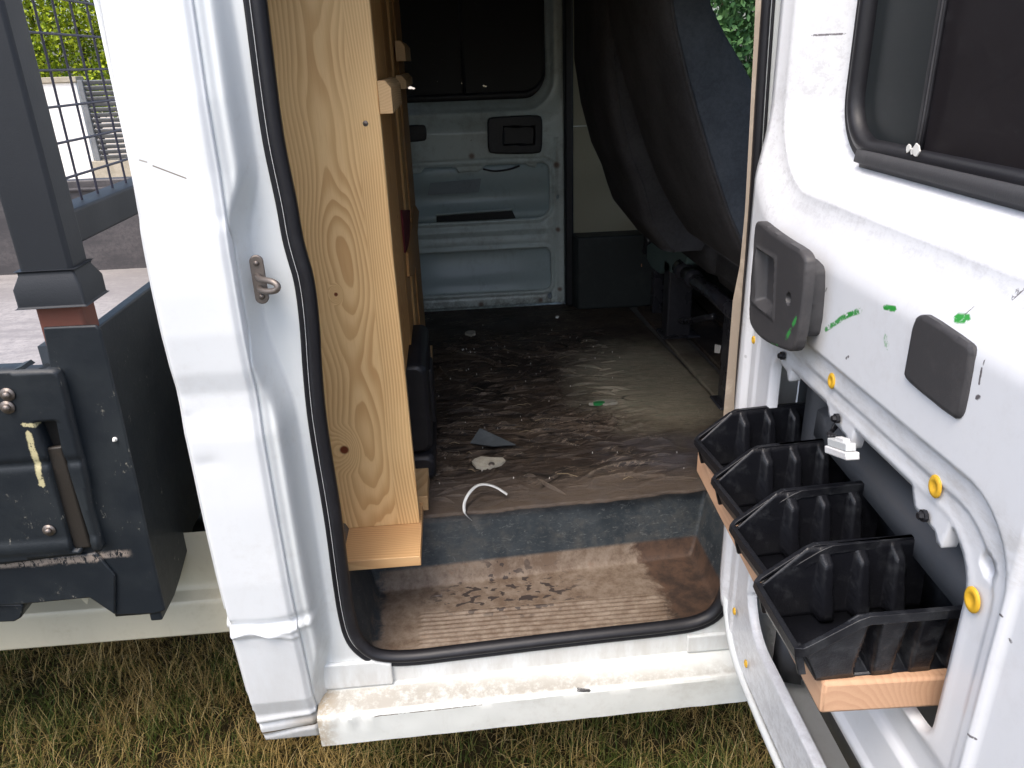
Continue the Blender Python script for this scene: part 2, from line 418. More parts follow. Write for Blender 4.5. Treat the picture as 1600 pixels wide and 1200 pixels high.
def blackmetal():
    g = G('chipped_black_metal'); p = g.pos(); n = g.noise(p, 45, 6, .8); n2 = g.noise(p, 8, 4, .6); n3 = g.noise(g.scale(p, (1, 1, .4)), 120, 4, .85)
    base = g.mix(n2.step(.35, .7), (.009, .013, .018), (.020, .025, .029))
    c = g.mix((n * .5 + n3 * .5).step(.585, .64) * .7 * n2.step(.42, .58), base, (.34, .32, .26))
    x, y, z = g.xyz(p)
    for a, b, w in (((46, 655), (85, 657), .0045), ((54, 668), (76, 748), .006), ((112, 740), (134, 798), .003)):
        qa, qb = ony(*a, -.01), ony(*b, -.01)
        c = g.mix(streak(g, x + (n - .5) * .01, z + (n - .5) * .012, (float(qa[0]), float(qa[2])), (float(qb[0]), float(qb[2])), w, .5) * n3.step(.36, .44), c, (.50, .45, .26))
    c = g.mix((z + (n - .5) * .02 - .835).abs().step(.010, .002) * n3.step(.42, .5) * (x * -1).step(.56, .58) * .8, c, (.36, .30, .25))
    g.bump(n * .8 + n3 * .4, .35, .002); return g.out(c, n * .25 + .33, spec=.45)
BMETAL = blackmetal()
BPOST = plastic('post_powder_coat', (.016, .019, .024), .5, .12, (.045, .05, .055), 30, .3)
PRIMER = plastic('red_primer', (.16, .055, .037), .6, .4, (.12, .07, .05), 30, .3)
WIRE = plastic('dark_wire', (.03, .03, .05), .4, .1)
STEEL = plastic('worn_steel', (.22, .19, .17), .45, .4, (.42, .38, .34), 80, .3); STEEL.node_tree.nodes['Principled BSDF'].inputs['Metallic'].default_value = .75
def bedplate(name, a, b):
    g = G(name); p = g.pos(); n = g.noise(g.scale(p, (.5, 2, 2)), 10, 7, .8); n2 = g.noise(p, 2.5, 4, .6); n3 = g.noise(p, 70, 4, .8)
    g.bump(n + n3 * .3, .3, .003); return g.out(g.mix((n * .6 + n2 * .4).step(.4, .62), a, g.mix(n3.step(.4, .7), b, a)), n * .3 + .35, spec=.5)
BEDFL = bedplate('bed_floor_plate', (.26, .24, .23), (.42, .39, .37))
BEDSB = bedplate('sideboard_paint', (.045, .042, .045), (.10, .09, .09))
def glass_dark(name, col, rough, film=True):
    g = G(name); p = g.pos(); n = g.noise(g.scale(p, (1, 1, 2)), 20, 6, .8); n2 = g.noise(p, 3, 3); sp = g.voro(p, 38)
    c = g.mix(n.step(.55, .8) * .35, col, (.07, .07, .07)); c = g.mix(sp.step(.05, .02) * n2.step(.5, .6), c, (.4, .4, .4))
    g.bump(g.noise(p, 5, 3), .06, .01); return g.out(c, n * .2 + rough, spec=.35)
PANE1 = glass_dark('film_dark_pane', (.022, .026, .028), .28); PANE2 = glass_dark('film_black_pane', (.012, .010, .012), .36)
FARPANE = glass_dark('far_film_pane', (.008, .008, .009), .4)
YEL = plastic('yellow_clip', (.72, .42, .03), .45, .25, (.5, .28, .05))
WHITEP = plastic('white_connector_plastic', (.72, .72, .72), .4, .3, (.35, .33, .3))
CLEARP = plastic('translucent_strip', (.58, .60, .60), .25, .3, (.30, .31, .30))
FLAKE = plastic('white_flake', (.75, .74, .70), .7, .3, (.4, .38, .33))
TAG = plastic('orange_tag', (.50, .24, .12), .6, .3, (.3, .2, .1))
GREENM = plastic('grey_green_casting', (.13, .19, .18), .45, .35, (.15, .18, .17), 60, .3)
BLKTUBE = plastic('black_tube', (.03, .03, .036), .25, .3, (.09, .09, .10), 60, .2, .6)
def fabric(name, a, b, sc=900):
    g = G(name); p = g.obj(); n = g.noise(p, 5, 4, .6); f = g.noise(p, sc, 2, .8); f2 = g.noise(p, 120, 3, .8)
    g.bump(f + f2 * .6, .5, .0012)
    return g.out(g.mix((n * .5 + f * .25 + f2 * .25).step(.36, .64), a, b), .92, spec=.12)
SEATB = fabric('black_seat_back', (.038, .036, .037), (.072, .069, .070)); SEATS = fabric('slate_seat_side', (.045, .051, .060), (.085, .094, .106))
CARPET = fabric('dark_trim', (.012, .014, .014), (.03, .034, .033), 300)

def wood(name, light, dark, freq=95, axis='z', x0=0.0, depth=.05, tilt=.035, knots=(), split=None, seed=0, face=('x', 'y'), contrast=.75, grey=0):
    """sawn softwood: growth rings round a slightly tilted pith, cut by the board"""
    g = G(name); p = g.pos(); c3 = dict(zip('xyz', g.xyz(p))); L = c3[axis]; A = c3[face[0]]; B = c3[face[1]]
    sh = g.vec(A + seed * 3.1, B + seed * 1.7, L * .22 + seed); lo = g.noise(sh, 5.5, 2, .45); lo2 = g.noise(sh, 14, 2, .5)
    if split is not None:
        m = A.step(split - .0004, split + .0004); A = A + m * .083; L = L + m * .47; lo = lo * (1.0 - m) + g.noise(g.vec(A + 7.0, B, L * .2), 5, 2, .45) * m
    a = A - x0 + (lo - .5) * .10; b = B * .0 + depth + (lo2 - .5) * .02 + (L * tilt * 14.0).sin() * tilt + (g.noise(g.vec(A * .5, B + 4.0, L * .35), 4, 2) - .5) * .16
    r = (a * a + b * b).sqrt()
    kcol = None
    for (ka, kl, kr) in knots:
        d = ((c3[face[0]] - ka) * (c3[face[0]] - ka) + (c3[axis] - kl) * (c3[axis] - kl) * .45).sqrt()
        r = r + d.step(kr * 3.5, 0.0) * .03
        k = (c3[face[0]] - ka); kd = (k * k + (c3[axis] - kl) * (c3[axis] - kl)).sqrt() + (lo2 - .5) * kr * .6
        kk = kd.step(kr, kr * .6); kcol = kk if kcol is None else kcol.max(kk)
    fr = (r * freq * 1.9 + (g.noise(sh, 30, 2) - .5) * .25).frac(); ring = fr.step(.15, .86) * fr.step(1.0, .92)
    fine = g.noise(g.vec(c3[face[0]] * 1.0, c3[face[1]] * 1.0, c3[axis] * .03), 420, 3, .7); big = g.noise(g.scale(p, 1.0), 3.2, 3, .5)
    col = g.mix(ring * contrast * big.step(.2, .7), light, dark); col = g.mix(fine.step(.45, .75) * .25, col, dark)
    col = g.mix(big.step(.52, .75) * .22, col, tuple(q * .72 for q in light))
    if kcol is not None: col = g.mix(kcol, col, (.15, .035, .012))
    if grey:
        gm = g.noise(p, 12, 5, .75); col = g.mix(gm.step(.5, .75) * grey, col, (.25, .20, .16))
    g.bump(ring * .5 + fine * .5, .12, .001)
    return g.out(col, .55, spec=.3)
_k = [ony(538, 703, .25), ony(525, 460, .25), ony(497, 250, .25)]
PINE = wood('pine_front', (.80, .55, .27), (.52, .27, .10), 105, knots=[(float(_k[0][0]), float(_k[0][2]), .012), (float(_k[1][0]), float(_k[1][2]), .0045)], x0=-.20, split=-.152)
PINE2 = wood('pine_side', (.56, .32, .12), (.34, .15, .045), 120, face=('y', 'x'), x0=.4, seed=2, knots=[(.50, 1.275, .006), (.56, 1.25, .005)])
PINE3 = wood('pine_rear', (.46, .235, .075), (.27, .11, .03), 110, face=('y', 'x'), x0=1.1, seed=4, grey=.4)
PINEH = wood('pine_base', (.68, .43, .21), (.50, .26, .11), 90, axis='x', face=('y', 'z'), x0=.28, depth=.02, tilt=.05, seed=5)
BATTEN = wood('batten_wood', (.62, .42, .22), (.42, .24, .10), 140, axis='y', face=('z', 'x'), x0=1.4, seed=6)
BEECH = wood('plank_wood', (.60, .37, .23), (.46, .25, .15), 110, axis='y', face=('x', 'z'), x0=.37, depth=.045, tilt=.01, seed=8, contrast=.55)
PRINT = plastic('dark_red_fabric', (.10, .008, .012), .8, .2)

def mat_floor():
    g = G('worn_rubber_mat'); p = g.pos(); x, y, z = g.xyz(p); rg = g.attr('ridge')
    n = g.noise(p, 9, 6, .7); n2 = g.noise(g.scale(p, (.7, 2.2, 1)), 24, 6, .8, .8); n3 = g.noise(p, 120, 4, .8); n4 = g.noise(g.scale(p, (1, 1.5, 1)), 4, 4, .6); n5 = g.noise(g.scale(p, (.35, 1.6, 1)), 60, 5, .85, 1.2)
    c = g.mix(n4.step(.42, .60), (.032, .022, .016), (.075, .054, .038)); c = g.mix(n2.step(.50, .62) * .8, c, (.014, .011, .010))
    c = g.mix(n3.step(.55, .8) * n.step(.4, .6) * .5, c, (.15, .12, .09)); c = g.mix(n5.step(.60, .68) * .55, c, (.17, .13, .10))
    ln = (g.noise(g.scale(g.vec(x, y + x * .12, z), (.42, 2.6, 1)), 7.5, 5, .62, .9) - .5).abs(); ln2 = g.noise(g.scale(g.vec(x + 3.0, y - x * .25, z), (.5, 2.4, 1)), 13, 4, .6, .7) - .48
    reg = x.step(.62, .42) * y.step(.36, .44) * n4.step(.36, .46)
    c = g.mix(ln.step(.020, .006) * .85 * reg, c, (.004, .004, .004)); c = g.mix(ln2.abs().step(.011, .003) * .8 * reg * n3.step(.3, .5), c, (.24, .19, .145)); c = g.mix((ln2 - .02).abs().step(.013, .004) * .9 * reg, c, (.004, .0035, .003))
    d = ((x - .56) * (x - .56) * 5.5 + (y - .98) * (y - .98) * 2.6).sqrt() + (n - .5) * .45 + (n4 - .5) * .3
    c = g.mix(d.step(.72, .25) * .9, c, g.mix(n2.step(.35, .65), (.28, .275, .20), (.42, .36, .27)))  # olive worn area, its colour also brightened to paint in light on the floor
    d2 = (y + (x * .08) + (n - .5) * .10).step(.50, .40)
    c = g.mix(d2 * n2.step(.30, .62) * .75, c, (.105, .085, .072))
    d3 = ((x - .5) * (x - .5) * 3 + (y - .52) * (y - .52) * 8).sqrt() + (n - .5) * .3
    c = g.mix(d3.step(.4, .15) * n.step(.3, .7) * .8, c, (.075, .07, .08))
    c = g.mix(rg.step(.55, .95) * n3.step(.3, .6) * .75, c, (.20, .165, .13)); c = g.mix(rg.step(-.35, -.8) * .9, c, (.008, .006, .005))
    g.bump(n2 * 1.0 + n3 * .3 + n5 * .8, .7, .006); return g.out(c, n * .5 + .32, spec=.35)
MAT = mat_floor()
def mat_step():
    g = G('scuffed_step_moulding'); p = g.pos(); x, y, z = g.xyz(p)
    n = g.noise(p, 11, 7, .75); n2 = g.noise(p, 45, 5, .8); n3 = g.noise(g.scale(p, (.4, 1, 1)), 90, 5, .85, 1.5); n4 = g.noise(p, 26, 5, .7, .4)
    blue = g.mix(n.step(.3, .7), (.020, .027, .033), (.045, .055, .062))
    blue = g.mix(n3.step(.54, .68) * .7, blue, (.15, .155, .15)); blue = g.mix((n * .5 + n4 * .5).step(.46, .62) * .45, blue, (.085, .08, .07))
    brown = g.mix((n * .5 + n2 * .5).step(.38, .62), (.125, .088, .062), (.23, .185, .145))
    brown = g.mix(n.step(.58, .72) * .5, brown, (.18, .085, .045))
    # brown tread; its edge wanders
    m = z.step(.545 , .535) * ((y + (x * -.07) - .315) + (n4 - .5) * .05).step(.012, -.008) * (x + (n4 - .5) * .10).step(-.215, -.185)
    dark_end = (x + (n4 - .5) * .12 + y * .1).step(.40, .43)  # darker brown towards the right end of the tread
    dark_endc = g.mix(n.step(.35, .6), (.035, .026, .022), (.09, .055, .038))
    brown = g.mix(dark_end, brown, dark_endc)
    sp = g.noise(g.scale(p, (1, 1.7, 1)), 40, 2, .5, .3) * .8 + n * .2; msk = ((x - .07) * (x - .07) * 22 + (y - .235) * (y - .235) * 110).sqrt() + (n - .5) * .7
    brown = g.mix(sp.step(.55, .57) * msk.step(1.0, .5), brown, (.045, .035, .032))
    c = g.mix(m, blue, brown)
    fl = z.step(.63, .655) ; c = g.mix(fl * n2.step(.2, .6) * .9, c, g.mix(n.step(.3, .7), (.10, .085, .072), (.17, .15, .13)))
    edge = ((y - .105).abs() + (x - .1).abs() * .02).step(.0, .08)
    g.bump(n3 * .6 + n2 * .6, .35, .002); return g.out(c, n * .3 + .42, spec=.3)
STEPM = mat_step()
def mat_grass():
    g = G('grass_blades'); a = g.attr('tone'); p = g.pos(); n = g.noise(p, 2.2, 3, .6); n2 = g.noise(p, 9, 3, .6); t = g.attr('tip')
    grn = g.ramp(a, [(0, (.035, .065, .010)), (.4, (.085, .115, .018)), (.7, (.16, .17, .04)), (1, (.23, .21, .06))])
    dry = g.ramp(a, [(0, (.085, .052, .014)), (.4, (.25, .165, .05)), (.75, (.40, .285, .105)), (1, (.56, .44, .21))])
    f = ((n * .7 + n2 * .5 - .30) + (a - .5) * .55 + (t - .5) * .1).step(.18, .36)
    return g.out(g.mix(f, grn, dry), .6, spec=.25)
GRASS = mat_grass()
def mat_soil():
    g = G('thatch_soil'); p = g.pos(); n = g.noise(p, 6, 6, .7); n2 = g.noise(p, 160, 4, .8)
    g.bump(n2, .8, .01); return g.out(g.mix((n * .4 + n2 * .6).step(.35, .65), (.022, .018, .009), (.085, .066, .030)), .9, spec=.1)
SOIL = mat_soil()
def flat(name, a, b, sc=8, rough=.8, bs=.3):
    g = G(name); p = g.pos(); n = g.noise(p, sc, 6, .7); n2 = g.noise(p, sc * 9, 4, .7); g.bump(n + n2 * .5, bs, .01)
    return g.out(g.mix((n * .6 + n2 * .4).step(.35, .65), a, b), rough, spec=.2)
PAVE = flat('beige_paving', (.42, .36, .28), (.55, .48, .39)); WHITEW = flat('white_render', (.80, .79, .77), (.86, .85, .83), 2)
CONC = flat('concrete', (.30, .27, .21), (.42, .38, .31)); LOUV = flat('grey_louvre', (.13, .14, .15), (.19, .20, .21), 3, .5)
LIN = flat('liner_metal', (.10, .10, .10), (.16, .16, .15)); ROOFL = flat('headlining', (.32, .32, .30), (.38, .38, .36)); BRICKC = flat('reddish_brick', (.33, .13, .08), (.42, .2, .13))
def leafm(name, a, b, c):
    g = G(name); t = g.attr('tone'); m = g.out(g.ramp(t, [(0, a), (.5, b), (1, c)]), .55, spec=.25); g.b.inputs['Transmission Weight'].default_value = 0
    return m
LEAFY = leafm('hedge_leaves', (.05, .10, .008), (.24, .32, .015), (.55, .60, .035)); LEAFG = leafm('tree_leaves', (.02, .06, .02), (.05, .13, .04), (.11, .21, .07))
BARK = flat('bark', (.05, .035, .02), (.1, .07, .045))
cg = G('clear_glass'); cg.out((.62, .68, .66), 0.02, Transmission_Weight=1.0, IOR=1.01); CGLASS = cg.m
# ================================================================ ground
def A3(x, y, z): return np.stack([x, y, z], 1)
def quadsheet(name, x0, x1, y0, y1, z, mat, n=2):
    xs = np.linspace(x0, x1, n); ys = np.linspace(y0, y1, n); P, f, uv = sheet(xs, ys, None, lambda u, v: (u, v, u * 0 + z)); return mk(name, P, f, mat)
tag(quadsheet('ground', -60, 60, -40, 90, 0.0, SOIL), kind='structure')
tag(quadsheet('paving', -30, -1.5, 5.6, 60, 0.012, PAVE), kind='structure')
def grass():
    N = 95000
    # denser where the lawn shows: left of the cab and under the sill
    x = np.concatenate([RNG.uniform(-1.75, 1.05, int(N * .8)), RNG.uniform(-2.6, 1.6, int(N * .2))]); y = np.concatenate([RNG.uniform(-.30, 1.35, int(N * .8)), RNG.uniform(-.7, 2.4, int(N * .2))])
    n = len(x); cl = vnoise(x * 9, y * 9, 3); keep = RNG.uniform(0, 1, n) < (.35 + .8 * cl); x, y, cl = x[keep], y[keep], cl[keep]; n = len(x)
    L = RNG.uniform(.03, .095, n) * (.55 + .8 * cl); W = RNG.uniform(.0007, .0017, n); th = RNG.uniform(0, 2 * np.pi, n); lean = RNG.uniform(.15, 1.35, n)
    tone = np.clip(RNG.normal(.5, .22, n), 0, 1); dx, dy = np.cos(th), np.sin(th); sx, sy = -dy, dx
    V = []; seg = 4
    for k in range(seg):
        t = k / (seg - 1); a = lean * (.4 + .9 * t); r = L * t * np.sin(a * .9); h = L * t * np.cos(np.minimum(a, 1.45) * .95) + .002; w = W * (1 - t * .85)
        wob = np.sin(t * 3 + th * 5) * L * .06
        for s in (-1, 1): V.append(np.stack([x + dx * r + sx * (w * s + wob), y + dy * r + sy * (w * s + wob), h], 1))
    V = np.stack(V, 1)                           # n, 2*seg, 3
    base = np.arange(n)[:, None] * (2 * seg); F_ = []
    for k in range(seg - 1): F_.append(base + np.array([2 * k, 2 * k + 1, 2 * k + 3, 2 * k + 2]))
    F_ = np.stack(F_, 1).reshape(-1, 4)
    me = bpy.data.meshes.new('grass'); me.vertices.add(n * 2 * seg); me.vertices.foreach_set('co', V.reshape(-1))
    me.loops.add(F_.size); me.loops.foreach_set('vertex_index', F_.reshape(-1).astype(np.int32)); me.polygons.add(len(F_))
    me.polygons.foreach_set('loop_start', np.arange(len(F_), dtype=np.int32) * 4); me.update(); me.validate()
    for nm, val in (('tone', np.repeat(tone, 2 * seg)), ('tip', np.tile(np.repeat(np.linspace(0, 1, seg), 2), n))):
        a = me.attributes.new(nm, 'FLOAT', 'POINT'); a.data.foreach_set('value', val.astype(np.float32))
    me.materials.append(GRASS); o = bpy.data.objects.new('grass', me); COL.objects.link(o)
    tag(o, 'dry patchy lawn of green and straw coloured grass under and beside the truck', 'grass', kind='stuff')
grass()

# ================================================================ things behind the truck
def leaves(n, boxf, size, seed, ax=None):
    r = np.random.default_rng(seed); P = boxf(r, n); a = r.normal(size=(n, 3)); a /= np.linalg.norm(a, axis=1)[:, None]; b = np.cross(a, r.normal(size=(n, 3))); b /= np.linalg.norm(b, axis=1)[:, None]
    s = size * r.uniform(.6, 1.4, (n, 1)); V = np.stack([P - a * s, P + b * s * .55, P + a * s, P - b * s * .55], 1).reshape(-1, 3)
    f = [(4 * i, 4 * i + 1, 4 * i + 2, 4 * i + 3) for i in range(n)]; return V, f, np.repeat(np.clip(r.normal(.5, .22, n), 0, 1), 4)
def hedge(name, x0, x1, y0, y1, z0, z1, n, size, mat, label, cat, seed, group=None):
    r0 = empty(name, ((x0 + x1) / 2, (y0 + y1) / 2, 0), label, cat, group)
    def bf(r, n):
        p = np.stack([r.uniform(x0, x1, n), y0 + (y1 - y0) * r.uniform(0, 1, n) ** 2, r.uniform(z0, z1, n)], 1)
        k = fbm(p[:, 0] * 2.2, p[:, 2] * 2.2, 4, seed) ; p[:, 1] += (k - .5) * .9; p[:, 2] += (fbm(p[:, 0] * 2.5, p[:, 1], 3, seed) - .5) * .6; return p
    V, f, t = leaves(n, bf, size, seed); mk('foliage', V, f, mat, r0, smooth=False, attr={'tone': t})
    m = MB()
    for k in range(5): xx = x0 + (x1 - x0) * (k + .5) / 5; m.tube([(xx, (y0 + y1) / 2, 0), (xx + .05, (y0 + y1) / 2, z1 * .8)], [.06, .02], 6)
    m.build('trunk', BARK, r0)
    return r0
hedge('hedge', -7.6, -4.2, 12.6, 13.8, .9, 4.2, 42000, .036, LEAFY, 'sunlit yellow green clipped hedge behind the white garden wall', 'hedge', 11)
hedge('leafy_tree', 4.4, 8.6, 12.0, 14.2, 1.2, 6.0, 26000, .07, LEAFG, 'dense green tree seen through the far cab window', 'tree', 12)
gw = empty('garden_wall', (-5.4, 11.6, 0), 'white rendered garden wall with a grey coping below the hedge', 'wall')
mk('wall_panel', *(lambda m: (m.v, m.f))(MB().box(-8.5, -5.38, 11.5, 11.7, 0, 1.47)), WHITEW, gw, bev=.01)
mk('coping', *(lambda m: (m.v, m.f))(MB().box(-8.5, -5.35, 11.46, 11.74, 1.472, 1.55)), CONC, gw, bev=.01)
lf = empty('louvre_fence', (-4.2, 11.4, 0), 'grey louvre fence panel beside the white wall on a concrete footing', 'fence')
MB().box(-5.36, -2.6, 11.35, 11.6, .0, .36).build('footing', CONC, lf, bev=.01)
MB().box(-5.30, -5.23, 11.36, 11.46, .362, 1.50).build('fence_post', LOUV, lf, bev=.005)
MB().box(-2.8, -2.73, 11.36, 11.46, .362, 1.50).build('fence_post', LOUV, lf, bev=.005)
sl_me = None
for k in range(15):
    zc = .41 + k * .075; m = MB().prism([(-5.228, 11.38, zc + .022), (-5.228, 11.39, zc + .032), (-5.228, 11.44, zc - .022), (-5.228, 11.43, zc - .032)], (0, 0, 0), (2.426, 0, 0))
    if sl_me is None: o = m.build('slat', LOUV, lf, smooth=False); sl_me = o; base = zc
    else:
        c = sl_me.copy(); COL.objects.link(c); c.parent = lf; c.location.z = zc - base
rk = empty('stone_kerb', (-5.5, 7.2, 0), 'low tan stone kerb beyond the truck bed', 'kerb'); MB().box(-7.2, -4.25, 7.1, 7.4, 0.013, .42).build('kerb_stone', CONC, rk, bev=.02)
mf = empty('board_fence', (6.6, 10.8, 0), 'white fence under the green tree seen through the far cab window', 'fence')
MB().box(5.0, 8.6, 10.75, 10.80, .1, 1.60).build('fence_panel', WHITEW, mf, bev=.01)
MB().box(6.28, 6.42, 10.6, 10.74, 0, 1.50).build('fence_post', BRICKC, mf, bev=.01)

# ================================================================ the truck
T = empty('crew_cab_truck', (0, 0, 0), 'white crew cab truck with black dropside bed and its side door open', 'truck')
# ---- outer rear pillar
PZ = [.36, .378, .404, .44, .465, .503, .59, .64, .664, .676, .690, .706, .78, .93, 1.00, 1.05, 1.095, 1.125, 1.16, 1.22, 1.28, 1.338, 1.366, 1.382, 1.396, 1.42, 1.442, 1.536, 1.655, 2.0]
PY = [.020, .006, -.004, -.012, -.016, -.028, -.036, -.041, -.044, -.050, -.040, -.046, -.050, -.051, -.050, -.050, -.044, -.044, -.051, -.055, -.054, -.051, -.048, -.042, -.041, -.038, -.036, -.034, -.022, .02]
def pilY(z): return np.interp(z, PZ, PY)
def pil(U, V):
    y = pilY(V)
    y = y + sm(U, -.418, -.434) * .035 * (1 + 0 * U) + sm(U, -.322, -.31) * .006
    w = bump1(V, .672 + .012 * np.sin((U + .43) * 40) , .006); y = y - .007 * w * sm(U, -.43, -.40) * sm(U, -.33, -.36) - .003 * w
    y = y + .004 * bump1(V, .690 + .005 * np.sin(U * 55), .010)
    y = y + .005 * bump1(V, .438 + (U + .37) * .12, .007) - .004 * bump1(V, .452 + (U + .37) * .1, .008) + .004 * bump1(V, .405 + (U + .37) * .25, .006)
    y = y + (fbm(U * 9, V * 7, 2, 5) - .37) * .005
    y = y + .003 * np.exp(-((U + .415) / .012) ** 2 - ((V - 1.085) / .01) ** 2) + .0025 * np.exp(-((U + .40) / .02) ** 2 - ((V - 1.01) / .012) ** 2)
    return U, y, V
us = np.concatenate([arr(-.434, -.412, .0025), arr(-.408, -.325, .004), arr(-.322, -.31, .002)]); vs = np.concatenate([arr(.372, .74, .003), arr(.745, 2.0, .006)])
P, f, uv = sheet(us, vs, lambda U, V: -sd_rr(U, V, -.436, -.30, .372, 2.1, (.04, .004, .01, .01)), pil, flange=(0, .03, 0), flip=True)
mk('rear_pillar', P, f, PAINT, T, uv=uv)
MB().box(-.434, -.430, -.005, .05, .60, 2.0).build('pillar_return', PAINT, T)
# ---- seal path (measured on the plane of the opening)
SY = .03
sp_px = [(385, -90), (397, 0), (413, 130), (425, 217), (436, 270), (447, 320), (455, 370), (463, 400), (475, 440), (483, 510), (486, 570), (492, 640), (501, 700), (520, 812), (531, 902), (539, 956), (549, 995), (568, 1017), (592, 1028), (640, 1029), (720, 1019), (900, 997), (1060, 980), (1092, 973), (1118, 960), (1136, 932), (1149, 872)]
sp = [ony(px, py, SY) for px, py in sp_px]; sp[0][2] = 1.9; sp[0][0] = sp[1][0] + .005
sp += [ony(px, py, SY) for px, py in ((1154, 800), (1155, 720), (1156, 640), (1161, 560), (1169, 470), (1181, 320), (1190, 160), (1200, 10), (1205, -60))]
SP = densify(smoothpath(sp, 2), .012); SP2 = [(p[0], p[2]) for p in SP]
# opening outline used for cutting the jamb sheet
cutpoly = [(p[0], p[2]) for p in SP[::2]]
# ---- jamb between pillar and seal, and the sill
def xb(z): return -.268 - .026 * sm(z, 1.45, 1.34) * sm(z, 1.05, 1.22) - .018 * sm(z, .62, .5)
def jamb(U, V):
    y0 = pilY(V) + .012; b = xb(V); t = sm(U, -.306, -.296); y = y0 + .005 * t
    t2 = sm(U, b - .024, b); y = y + (SY - .004 - y) * t2
    return U, y, V
us = np.concatenate([arr(-.31, -.2, .0025), arr(-.196, .54, .004)]); vs = np.concatenate([arr(.462, .60, .0025), arr(.604, 1.05, .006), arr(1.056, 2.0, .006)])
P, f, uv = sheet(us, vs, lambda U, V: sd_poly(U, V, cutpoly), jamb, flange=(0, .02, 0), flip=True)
mk('door_jamb', P, f, JAMB, T, uv=uv)
# sill: lofted profile, ends a little different because the moulding rises towards the front
def sillrow(x):
    k = (x + .31) / .8; z0 = .016 * k
    return [(x, .036, .500 + z0), (x, .027, .474 + z0), (x, .015, .470 + z0), (x, -.008, .465 + z0), (x, -.026, .460 + z0), (x, -.031, .457 + z0), (x, -.033, .452 + z0), (x, -.031, .41 + z0), (x, -.029, .385 + z0), (x, -.014, .380 + z0), (x, .05, .388 + z0), (x, .06, .42 + z0)]
def loft(rows, close=False):
    n = len(rows[0]); v = [p for r in rows for p in r]; f = [(i * n + k, (i + 1) * n + k, (i + 1) * n + (k + 1) % n, i * n + (k + 1) % n) for i in range(len(rows) - 1) for k in range(n if close else n - 1)]
    return v, f
def dense_row(r, st=.004): return [tuple(p) for p in densify(r, st)]
rows = []
base_n = len(dense_row(sillrow(0)))
for x in arr(-.306, .62, .008):
    r = sillrow(x); r2 = []
    for k in range(len(r) - 1):
        for q in range(3): t = q / 3; r2.append(tuple(np.array(r[k]) * (1 - t) + np.array(r[k + 1]) * t))
    r2.append(r[-1])
    d = bump1(x, -.25, .05) * .004
    r2 = [(a, b + (vnoise(a * 30, c * 30, 4) - .5) * .0015 + (d * math.sin(a * 160) if .43 < c < .47 else 0), c) for a, b, c in r2]; rows.append(r2)
v, f = loft(rows); _s = mk('sill', v, f, SILL, T); _s.data.set_sharp_from_angle(angle=rad(24))
# overlapping corner plates at both ends of the sill face
for x0, x1 in ((-.300, -.166), (.405, .52)):
    P, f, uv = sheet(arr(x0, x1, .003), arr(.478 if x0 < 0 else .492, .535 if x0 < 0 else .53, .003), lambda U, V: np.minimum(sd_poly(U, V, cutpoly) - .004, -sd_rr(U, V, x0, x1, .478 if x0 < 0 else .492, .6, .004)), lambda U, V: (U, U * 0 + .0175, V), flange=(0, .008, 0), flip=True)
    mk('corner_plate', P, f, JAMB, T)
# ---- rubber seal
prof = [(.020 * math.cos(t) * (1 if abs(math.cos(t)) < .9 else .95), .021 * math.sin(t) + .002) for t in np.linspace(0, 2 * math.pi, 15)[:-1]]
prof = [(-.019, -.004), (-.019, .004), (-.0165, .010), (-.011, .015), (-.004, .016), (.001, .012), (.0035, .005), (.006, .004), (.010, .009), (.0145, .008), (.016, -.004)]
_sc = [.88 - .35 * float(sm(np.array(p[2]), .66, .86)) * (p[0] > .2) for p in SP]
v, f = sweep(SP, prof, (0, -1, 0), sc=_sc); mk('door_seal', v, f, RUBBER, T)
# ---- door striker
ds = empty('door_striker', (0, 0, 0), parent=T)
cz = ony(405, 437, -.01); sx, sz = float(cz[0]), float(cz[2])
P, f, uv = sheet(arr(sx - .016, sx + .016, .0015), arr(sz - .048, sz + .048, .0015), lambda U, V: -np.maximum(sd_rr(U, V, sx - .0095, sx + .0095, sz - .036, sz + .036, .009), -np.minimum(np.hypot(U - sx, V - sz - .025) - .003, np.hypot(U - sx, V - sz + .025) - .003)), lambda U, V: (U, U * 0 - .012, V), flange=(0, .005, 0), flip=True)
mk('striker_plate', P, f, STEEL, ds)
lp = smoothpath([(sx - .002, -.010, sz + .006), (sx + .006, -.030, sz + .005), (sx + .028, -.046, sz + .006), (sx + .036, -.050, sz - .002), (sx + .028, -.048, sz - .009), (sx + .006, -.034, sz - .011), (sx - .002, -.010, sz - .012)], 2)
MB().tube(lp, .0046, 10).build('striker_loop', STEEL, ds)
MB().disc((sx, -.0125, sz + .025), (0, -1, 0), .004, .002, 10).build('screw', STEEL, ds); MB().disc((sx, -.0125, sz - .025), (0, -1, 0), .004, .002, 10).build('screw', STEEL, ds)
